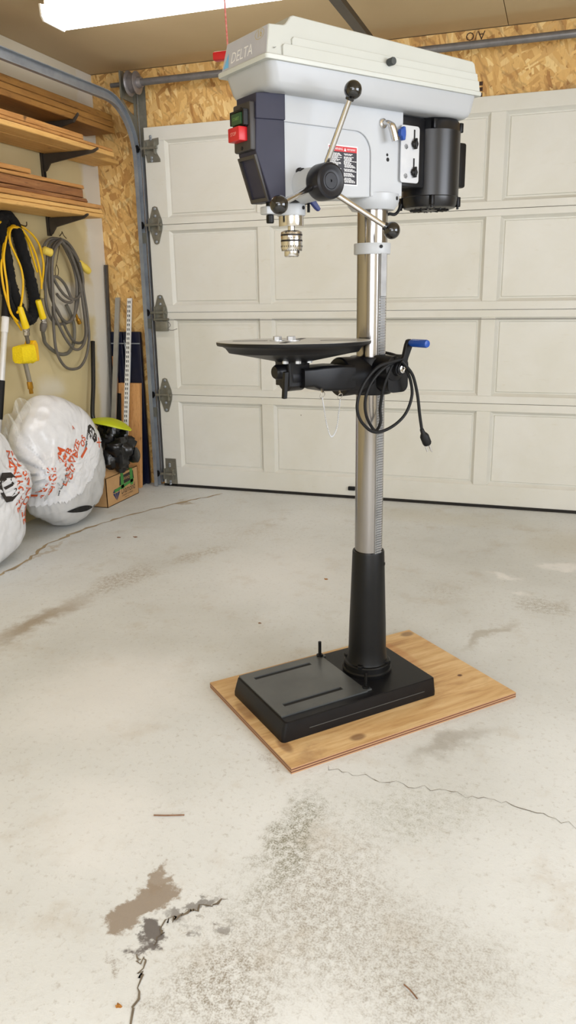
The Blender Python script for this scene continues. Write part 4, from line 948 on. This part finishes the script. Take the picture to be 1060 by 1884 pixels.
# telescopic white pole
pole = thing('telescopic_pole', (XL + .032, 3.24, .44), 'white telescopic pole with black foam grips hanging at the left edge', 'pole')
def pz(z): return (XL + .032, (3.336 + (1.205 + (z - 1.205) / 1.04 - 1.271) * .278) * 1.04, z)
MB().cyl(pz(.44), pz(.66), .015, n=16).build('lower_tube', plain('white_pole', (226, 226, 226), (214, 214, 214), 20, .3, .2), pole)
MB().tube([(XL, 3.49, 1.36), (XL + .03, 3.49, 1.355), (XL + .034, 3.485, 1.33), (XL + .032, 3.48, 1.29)], .003, 6).build('wall_hook', M_WIRE, pole)
MB().cyl(pz(.60), pz(.792), .0185, n=16).build('lower_grip', M_BLACK, pole)
MB().cyl(pz(.78), pz(1.115), .0155, n=16).build('upper_tube', MATS['white_pole'], pole)
along(pz(1.03), pz(1.112), [(.0175, 0), (.0185, .08), (.0185, .8), (.020, .82), (.018, .88), (.020, .94), (.018, 1)], 18).build('collar', M_WHITE, pole)
MB().cyl(pz(1.105), pz(1.30), .0215, n=16).build('upper_grip', M_BLACK, pole)

# ================================================================== THINGS LEANING IN THE CORNER
def bar(name, p0, p1, wx, wy, mat, label, cat, bevel=.001, group=None):
    p0 = Vector(p0); p1 = Vector(p1)
    m = MB().loft([[(p.x + a * wx / 2, p.y + b * wy / 2, p.z) for a, b in ((-1, -1), (1, -1), (1, 1), (-1, 1))] for p in (p0, p1)])
    return tag(m.build(name, mat, smooth=0, bevel=bevel), label, cat, group)
bar('steel_bar', (XL + .028, 4.36, 0), (XL + .018, 4.452, 1.385), .016, .022, plain('dark_grey_bar', (86, 84, 82), (70, 68, 66), 20, .45, .4), 'thin dark grey bar standing in the corner against the wall', 'bar')
bar('cedar_strip', (XL + .058, 4.400, 0), (XL + .050, 4.414, .83), .028, .010, wood('cedar_strip_wood', [(196, 140, 86), (180, 122, 70), (160, 102, 56)], 'z'), 'narrow cedar strip standing behind the pale grey bar', 'wood strip')
bar('aluminium_bar', (-2.638, 4.212, .0), (-2.632, 4.455, 1.188), .030, .016, plain('pale_grey_bar', (170, 168, 160), (156, 154, 146), 20, .42, .4), 'pale grey flat bar leaning beside the white slotted strip', 'bar')
nv = thing('navy_metal_panel', (-2.585, 4.41, 0), 'dark navy metal panel standing behind the wooden board and slotted strip', 'metal panel')
M_NV = plain('navy_metal_paint', (24, 28, 52), (18, 22, 44), 14, .32, .2)
for x0, x1 in ((-2.690, -2.606), (-2.600, -2.478)):
    MB().rbox(x0, x1, 4.425, 4.455, .004, .980, .006).build('panel', M_NV, nv)
MB().box(-2.688, -2.480, 4.420, 4.425, .905, .912).build('hinge_pin', M_GALV, nv, smooth=0)
for x in (-2.655, -2.590, -2.560): MB().tube([(x, 4.420, .93), (x + .012, 4.418, .85), (x - .012, 4.418, .62), (x + .01, 4.418, .60)], .0035, 6).build('spring_wire', M_GALV, nv)
MB().rbox(-2.530, -2.505, 4.385, 4.425, .0, .42, .004).build('foot_rail', M_NV, nv)
bar('cedar_board', (-2.560, 4.33, 0), (-2.556, 4.40, .664), .152, .030, wood('fresh_cedar', [(222, 172, 116), (210, 156, 98), (190, 132, 78)], 'z'), 'reddish cedar board standing upright behind the cardboard box', 'board', .002)
bar('black_tube', (-2.648, 4.345, 0), (-2.642, 4.380, .60), .060, .036, M_BLACK, 'short black square tube between the grey bar and the cedar board', 'tube', .004)
ss = thing('slotted_strip', (-2.58, 4.215, .335), 'white slotted shelf strip leaning upright in front of the cedar board', 'shelf strip')
def sp_(t): return Vector((-2.505, 4.205, .344)).lerp(Vector((-2.545, 4.445, 1.183)), t)
p0, p1 = sp_(0), sp_(1)
M_SLW = plain('white_strip_paint', (236, 236, 232), (226, 226, 222), 20, .4)
m = MB().loft([[(p.x + a, p.y + b, p.z) for a, b in ((-.015, 0), (.015, 0), (.015, .012), (.012, .012), (.012, .003), (-.012, .003), (-.012, .012), (-.015, .012))] for p in (p0, p1)])
strip = m.build('strip', M_SLW, ss, smooth=0)
for k in range(30):
    p = sp_(.02 + k * .0325)
    for dx in (-.006, .006):
        MB().box(p.x + dx - .0018, p.x + dx + .0018, p.y - .0008, p.y + .002, p.z, p.z + .016).build('slot', M_HOLE, strip, smooth=0)

# ---- grass trimmer: black shaft, lime guard, black motor body, resting on the cardboard box
tr = thing('grass_trimmer', (-2.50, 4.03, .165), 'black grass trimmer with a lime green guard resting on the cardboard box', 'trimmer')
MB().tube(cr([(XL + .035, 4.205, .935), (XL + .040, 4.19, .88), (XL + .055, 4.140, .68), (XL + .065, 4.090, .51), (XL + .085, 4.085, .465), (XL + .15, 4.06, .43)], 8), .0135, 12).build('shaft', plain('glossy_black_tube', (18, 18, 20), (14, 14, 16), 20, .2), tr)
M_LIME = plain('lime_plastic', (196, 206, 30), (184, 194, 22), 14, .4)
rings = []
for j in range(13):
    t_ = j / 12; x = -2.640 + .305 * t_; wdt = .085 * math.sin(math.pi * min(1, .12 + .88 * t_) * .98) ** .7 + .004
    zc = .486 + .020 * math.sin(math.pi * t_) - .045 * t_
    rings.append([(x, 3.985 + wdt * math.cos(R_(a)) , zc + (.020 * math.sin(R_(a)) * math.sin(math.pi * t_) if math.sin(R_(a)) > 0 else .006 * math.sin(R_(a)))) for a in range(0, 360, 24)])
MB().loft(rings).build('guard', M_LIME, tr, smooth=60)
m = MB(); n = 40; mm_ = 28; vs = []; fs = []
for j in range(mm_ + 1):
    t1 = math.pi * j / mm_
    for i in range(n):
        p1_ = 2 * math.pi * i / n; d = Vector((math.sin(t1) * math.cos(p1_), math.sin(t1) * math.sin(p1_), math.cos(t1)))
        r = 1 + .32 * noise.noise(d * 2.3 + Vector((4, 1, 2))) + .16 * noise.noise(d * 6.5) + .06 * noise.noise(d * 16)
        q = Vector((-2.487 + d.x * r * .128, 4.015 + d.y * r * .115, .315 + d.z * r * .145)); q.z = max(q.z, .181); q.x = min(q.x, -2.335)
        vs.append(q)
for j in range(mm_):
    for i in range(n): fs.append((j * n + i, j * n + (i + 1) % n, (j + 1) * n + (i + 1) % n, (j + 1) * n + i))
m.add(vs, fs); m.build('motor_body', plain('glossy_black_plastic', (16, 16, 18), (10, 10, 12), 8, .25), tr, smooth=40)
MB().lathe([(.012, 0), (.040, .004), (.046, .02), (.046, .05), (.030, .06)], 20, (-2.40, 4.06, .27), (1, .2, .1)).build('motor_cap', MATS['glossy_black_plastic'], tr)
# ---- cardboard box
M_CARD = plain('cardboard', (192, 152, 104), (182, 140, 92), 14, .7)
BX0, BX1, BY0, BY1, BZ = -2.700, -2.432, 3.832, 4.200, .176
cb_ = thing('cardboard_box', ((BX0 + BX1) / 2, (BY0 + BY1) / 2, 0), 'brown cardboard box with a blue diamond logo beside the white bag', 'box')
m = MB().box(BX0, BX1, BY0, BY0 + .004, 0, BZ).box(BX0, BX1, BY1 - .004, BY1, 0, BZ).box(BX0, BX0 + .004, BY0, BY1, 0, BZ).box(BX1 - .004, BX1, BY0, BY1, 0, BZ).box(BX0, BX1, BY0, BY1, 0, .004)
bxo = m.build('carton', M_CARD, cb_, smooth=0)
MB().box(BX0, BX1, BY0 + .003, BY1, BZ - .0035, BZ).build('top_flap', M_CARD, cb_, smooth=0)
MB().prism([(BX1 - .004, BZ), (BX1 - .001, BZ), (BX1 - .075, BZ + .052), (BX1 - .078, BZ + .050)], BY0 + .002, BY0 + .20, 'xz').build('raised_flap', M_CARD, cb_, smooth=0)
xf_ = BX1 + .0008
M_PRN = plain('dark_blue_print', (40, 48, 92), (34, 42, 82), 30, .7); M_PRK = plain('black_print', (44, 38, 34), (38, 32, 28), 30, .7); M_GRNT = plain('green_tape', (66, 142, 62), (54, 128, 52), 20, .5)
def onbox(mb, s, size, y, z, sx=1.0, al='LEFT'): return flat_text(mb, s, size, (xf_, y, z), (0, 1, 0), (0, 0, 1), align=al, sx=sx)
onbox(MB(), 'Diamond', .060, 3.992, .062, .74).build('lettering', M_PRK, bxo, smooth=0)
onbox(MB(), 'COUNTRY FLOORING', .014, 3.995, .032, .95).build('lettering', M_PRK, bxo, smooth=0)
onbox(MB(), 'quality since', .010, 4.03, .018, .95).build('lettering', M_PRK, bxo, smooth=0)
m = MB()
dc, dz = 3.938, .055
facets = [[(-.042, .018), (-.022, .036), (-.014, .014)], [(-.019, .036), (.019, .036), (.010, .017), (-.011, .017)], [(.022, .036), (.042, .018), (.014, .014)], [(-.041, .012), (-.014, .011), (-.004, -.034)], [(-.011, .011), (.011, .011), (0, -.036)], [(.014, .011), (.041, .012), (.004, -.034)]]
for fct in facets: m.add([(xf_, dc + a, dz + b) for a, b in fct], [tuple(range(len(fct)))])
m.build('diamond_logo', M_PRN, bxo, smooth=0)
m = MB().add([(xf_, 3.985, .155), (xf_, 4.145, .160), (xf_, 4.150, .108), (xf_, 3.975, .100)], [(0, 1, 2, 3)]); m.build('black_panel', M_PRK, bxo, smooth=0)
m = onbox(MB(), 'GRANDE', .026, 4.065, .131, 1, 'CENTER'); m.xf(lambda a, b, c: (a + .0004, b, c)); m.build('lettering', M_CARD, bxo, smooth=0)
x2 = xf_ + .0006
MB().add([(x2, 3.915, .088), (x2, 4.145, .112), (x2, 4.142, .092), (x2, 3.92, .070)], [(0, 1, 2, 3)]).build('tape', M_GRNT, bxo, smooth=0)
for y in (3.995, 4.105):
    MB().prism([(BX1 - .10, BZ + .0005), (x2, BZ + .0005), (x2, .075), (BX1 - .0002, .075), (BX1 - .0002, BZ + .0002), (BX1 - .10, BZ + .0002)], y, y + .032, 'xz').build('tape', M_GRNT, bxo, smooth=0)

# ================================================================== BAGGED TYRES
def bag_mat(name, tr_=0.0):
    t = NT(name)
    n = t.noise(t.tc.outputs['Object'], 14, 5, .6, 1.2)
    c = t.ramp(n, [(.3, lin((232, 233, 236))), (.7, lin((222, 223, 227)))])
    t.bump(n, .15, .010)
    mt = t.done(c, .24)
    t.b.inputs['Subsurface Weight'].default_value = 0.0
    t.b.inputs['Transmission Weight'].default_value = tr_
    return mt
M_BAG = bag_mat('white_bag_film')
M_BAGI = plain('shaded_inner_film', (206, 206, 206), (192, 192, 192), 9, .35, 0, .2)  # greyer than the bag: translucency plus shade below the hem, painted in
def clear_film():
    t = NT('clear_bag_film')
    tr = t.node('ShaderNodeBsdfTransparent'); mx = t.node('ShaderNodeMixShader')
    n = t.noise(t.mapping((1, 14, 2)), 3, 4)
    t.link(t.step(n, .42, .8, .15, .60), mx.inputs['Fac'])
    t.link(tr.outputs[0], mx.inputs[1]); t.link(t.b.outputs[0], mx.inputs[2])
    out = [q for q in t.n if q.type == 'OUTPUT_MATERIAL'][0]; t.link(mx.outputs[0], out.inputs['Surface'])
    return t.done((236, 236, 230), .25)
M_CLEAR = clear_film()
M_ORANGE = plain('orange_bag_print', (214, 92, 40), (204, 80, 30), 20, .5)
M_TYRE = plain('tyre_rubber', (22, 22, 23), (16, 16, 16), 30, .7)
def bag(ctr, rad, half, tilt_, seed, neck, peak):
    """plastic film pulled over a standing tyre; neck = direction in the (y, z) plane where the film is gathered"""
    c = Vector(ctr); n, mm_ = 170, 104; vs = []; fs = []
    rot = Matrix.Rotation(tilt_, 3, 'Y')
    nk = Vector((.55, neck[0], neck[1])).normalized(); pk = Vector((0, peak[0], peak[1])).normalized()
    for j in range(mm_ + 1):
        th = math.pi * j / mm_
        for i in range(n):
            ph = 2 * math.pi * i / n
            d = Vector((math.cos(th), math.sin(th) * math.cos(ph), math.sin(th) * math.sin(ph)))
            rd_ = math.hypot(d.y, d.z)
            r = 1 / ((abs(d.x) / half) ** 2.6 + (rd_ / rad) ** 2.6) ** (1 / 2.6)
            p = d * r
            # stretched film: broad dents, folds radiating from the gathered neck
            a = d.angle(nk); e1 = nk.orthogonal().normalized(); e2 = nk.cross(e1); fa = math.atan2(d.dot(e2), d.dot(e1))
            fold = abs(math.sin(fa * 7 + 2.2 * noise.noise(d * 1.7 + Vector((seed, 0, 0)))))
            fold2 = abs(math.sin(fa * 15 + 3.0 * noise.noise(d * 2.2 + Vector((0, seed, 0)))))
            amp = math.exp(-(a / .85) ** 2)
            k = 1 + (.075 * fold + .04 * fold2) * amp * .9 + .040 * noise.noise(d * 2.6 + Vector((seed, 2, 1))) + .012 * (1 - abs(noise.noise(Vector((d.x * 3, d.y * 4 + d.z * 3, d.z * 9 - d.y * 6)) + Vector((seed, 5, 1)))) * 2.5) + .002 * (1 - abs(noise.noise(Vector((d.x * 8, d.y * 9 + d.z * 8, d.z * 22 - d.y * 14)) + Vector((seed, 9, 1)))) * 2)
            k += .10 * math.exp(-(a / .30) ** 2) - .10 * math.exp(-((a - .45) / .22) ** 2)
            b = d.angle(pk); k += .11 * math.exp(-(b / .26) ** 2)
            p = rot @ (p * k) + c
            if p.z < .004: p.z = .004 + .0
            if p.x < XL + .006: p.x = XL + .006
            vs.append(p)
    for j in range(mm_):
        for i in range(n): fs.append((j * n + i, j * n + (i + 1) % n, (j + 1) * n + (i + 1) % n, (j + 1) * n + i))
    return MB().add(vs, fs)
def print_on(bvh, s, size, y, z, ang, X0=-1.9, sx=1.0):
    v, f = text2d(s, size); ca, sa = math.cos(R_(ang)), math.sin(R_(ang)); out = []; cache = []
    for p in v:
        yy_ = y + p[0] * sx * ca - p[1] * sa; zz_ = z + p[0] * sx * sa + p[1] * ca
        h = bvh.ray_cast(Vector((X0, yy_, zz_)), Vector((-1, 0, 0)))
        cache.append(None if h[0] is None else h[0] + h[1] * (.0016 if h[1].x > 0 else -.0016))
    ff = [q for q in f if all(cache[i] is not None for i in q)]
    return [c_ if c_ is not None else Vector((0, 0, -1)) for c_ in cache], ff
def clean(vs, fs):
    used = sorted({i for q in fs for i in q}); mp_ = {o_: k for k, o_ in enumerate(used)}
    return [vs[i] for i in used], [tuple(mp_[i] for i in q) for q in fs]
def bagged(ctr, rad, half, tilt_, seed, neck, peak, label, prints, hem=None, slit=None):
    root = thing('bagged_tyre', (ctr[0], ctr[1], 0), label, 'bagged tyre', 'bagged tyres by the left wall')
    mb = bag(ctr, rad, half, tilt_, seed, neck, peak)
    if hem:      # an outer sleeve of film ending in a hem, over an inner film that reaches the floor
        inner = MB(); c = Vector(ctr)
        iv = [c + (Vector(p) - c) * .965 for p in mb.v]
        for q in iv: q.z = max(q.z, .004) - .0 ; q.x = max(q.x, XL + .008)
        lowest = min(q.z for q in iv)
        iv = [Vector((q.x, q.y, .004 + (q.z - lowest) * (1 if q.z > .12 else 1)) ) for q in iv]
        inner.add(iv, mb.f).build('inner_film', M_BAGI, root, smooth=60)
        ib = BVHTree.FromPolygons(iv, mb.f)
        if slit:     # flat tyre-black patch laid on the inner film to paint a dark gap
            y0, y1, z0, z1, hgt = slit; pts = []
            for sgn in (1, -1):
                for k in range(17):
                    t_ = k / 16 if sgn > 0 else 1 - k / 16
                    y = y0 + (y1 - y0) * t_; z = z0 + (z1 - z0) * t_ + sgn * hgt * math.sin(math.pi * t_) ** .8 * (1 if sgn > 0 else .6)
                    h = ib.ray_cast(Vector((-1.9, y, z)), Vector((-1, 0, 0)))
                    if h[0] is not None: pts.append(h[0] + Vector((.004, -.001, 0)))
            n_ = len(pts) // 2
            MB().add(pts, [(k, k + 1, 2 * n_ - 2 - k, 2 * n_ - 1 - k) for k in range(n_ - 1)]).build('gap_patch', M_TYRE, root, smooth=0, recalc=False)
        mb.f = [f for f in mb.f if sum(mb.v[i][2] for i in f) / 4 > hem(sum(mb.v[i][1] for i in f) / 4)]
        mb.v, mb.f = clean(mb.v, mb.f)
    bvh = BVHTree.FromPolygons([Vector(p) for p in mb.v], mb.f)
    mb.build('bag_film', M_BAG, root, smooth=60)
    for s, size, y, z, ang, mat, sx in prints:
        vs, fs = print_on(bvh, s, size, y, z, ang, sx=sx)
        if fs:
            vs, fs = clean(vs, fs); MB().add(vs, fs).build('bag_print', mat, root, smooth=0, recalc=False)
    return root, bvh
BOLD[0] = .022
b1, bv1 = bagged((-2.495, 3.50, .345), .335, .150, R_(-9), 3.0, (-1, -.10), (-.22, 1),
    'white printed plastic bag over a tyre beside the cardboard box',
    [('TIRE/IGE', .058, 3.215, .270, 80, M_ORANGE, 1.0), ('Y', .19, 3.115, .290, 20, M_ORANGE, 1.0), ('LAR', .060, 3.335, .310, 62, M_ORANGE, 1), ('COVE', .060, 3.400, .350, 55, M_ORANGE, 1), ('TZB', .062, 3.375, .395, 55, M_ORANGE, 1), ('ZM', .062, 3.335, .415, 60, M_ORANGE, 1), ('NZE', .050, 3.46, .430, 50, M_ORANGE, 1), ('l', .11, 3.52, .40, 120, M_ORANGE, 1),
     ('OS', .05, 3.53, .455, 50, M_ORANGE, 1), ('usage unique', .022, 3.57, .46, 50, M_PRK, 1), ('use once only', .022, 3.30, .275, 68, M_PRK, 1), ('AE', .062, 3.645, .475, -60, M_PRK, 1), ('O', .12, 3.642, .475, -60, M_PRK, 1.1), ('XX', .06, 3.70, .40, -60, M_ORANGE, 1), ('A', .028, 3.485, .535, 0, M_ORANGE, 1), ('RE', .05, 3.15, .235, 100, M_ORANGE, 1)],
    hem=lambda y: .175 + (.95 if y < 3.27 else 1.15) * (y - 3.27) ** 2 + .006 * math.sin(y * 60), slit=(3.33, 3.56, .118, .085, .022))
b2, bv2 = bagged((-2.46, 2.72, .352), .345, .150, R_(-9), 8.0, (1, -.05), (.1, 1),
    'white printed plastic bag over a tyre cut by the left picture edge',
    [('BELONGS ME', .062, 2.975, .335, 82, M_ORANGE, .95), ('RE-DYIN', .062, 2.915, .345, 84, M_ORANGE, .95), ('ZN', .060, 2.935, .48, 75, M_ORANGE, 1), ('IT', .085, 2.845, .385, -80, M_PRK, 1), ('O', .20, 2.835, .37, -80, M_PRK, .9)])
for root, bvh, ctr in ((b1, bv1, (-2.495, 3.50, .345)),):
    MB().lathe([(.18, -.085), (.27, -.09), (.288, -.06), (.292, 0), (.288, .06), (.27, .09), (.18, .085), (.175, 0)], 40, (ctr[0], ctr[1], .318), (math.cos(R_(9)), 0, math.sin(R_(9)))).build('tyre', M_TYRE, root)
# loose see-through film standing up behind the gathered neck
m = MB(); vs = []; fs = []; n1, n2 = 44, 14
for j in range(n2 + 1):
    t_ = j / n2
    for i in range(n1 + 1):
        a = R_(98 + 82 * i / n1); r = .16 + .225 * t_ - .02 * math.cos(i * .55) * t_
        vs.append((-2.46 - .10 * t_ + .007 * math.sin(i * .40 + j * .08) * t_, 3.42 + r * math.cos(a) * 1.0, .335 + r * math.sin(a) * (.98 + .0 * t_)))
for j in range(n2):
    for i in range(n1): fs.append((j * (n1 + 1) + i, j * (n1 + 1) + i + 1, (j + 1) * (n1 + 1) + i + 1, (j + 1) * (n1 + 1) + i))
m.add(vs, fs); m.build('loose_film', M_CLEAR, b1, smooth=60, recalc=False)

# ================================================================== LITTER ON THE FLOOR
def leaf(x, y, sz, ang, mat, label, cat, name):
    m = MB(); n = 9
    m.add([(x + sz * math.cos(R_(ang + 40 * k)) * (1, .6, .85)[k % 3], y + .7 * sz * math.sin(R_(ang + 40 * k)) * (1, .6, .85)[k % 3], .001 + .0025 * (k % 2)) for k in range(n)] + [(x, y, .004)], [(k, (k + 1) % n, n) for k in range(n)])
    m.v += [(p[0], p[1], .0003) for p in m.v]; m.f += [tuple(reversed([i + n + 1 for i in q])) for q in m.f] + [(k, k + n + 1, (k + 1) % n + n + 1, (k + 1) % n) for k in range(n)]
    tag(m.build(name, mat, smooth=0), label, cat)
M_LEAF = plain('dry_leaf', (168, 112, 40), (140, 88, 30), 60, .8); M_CHIP = plain('brown_wood_chip', (140, 104, 78), (112, 82, 60), 60, .8)
leaf(-.647, .923, .007, 10, M_LEAF, 'small dry orange leaf bit on the floor at lower left', 'leaf', 'leaf_bit')
leaf(-.878, 3.056, .010, 40, M_LEAF, 'small orange leaf bit on the floor left of the column', 'leaf', 'leaf_bit')
leaf(-.990, 2.536, .007, 10, M_CHIP, 'tiny dark chip on the floor left of the plywood', 'wood chip', 'wood_chip')
leaf(-2.07, 3.34, .012, 20, M_CHIP, 'left one of two brown chips near the bagged tyre', 'wood chip', 'wood_chip')
leaf(-1.99, 3.37, .014, 60, M_CHIP, 'right one of two brown chips near the bagged tyre', 'wood chip', 'wood_chip')
tag(MB().tube(cr([(-.835, 1.405, .003), (-.80, 1.414, .004), (-.765, 1.428, .003)], 4), .0018, 6).build('twig', M_CHIP), 'thin brown twig lying on the floor left of the plywood corner', 'twig')
tag(MB().tube(cr([(-.178, 1.118, .003), (-.165, 1.109, .004), (-.150, 1.096, .003)], 4), .0014, 6).build('twig', M_CHIP), 'short dark twig lying on the floor at lower right', 'twig')
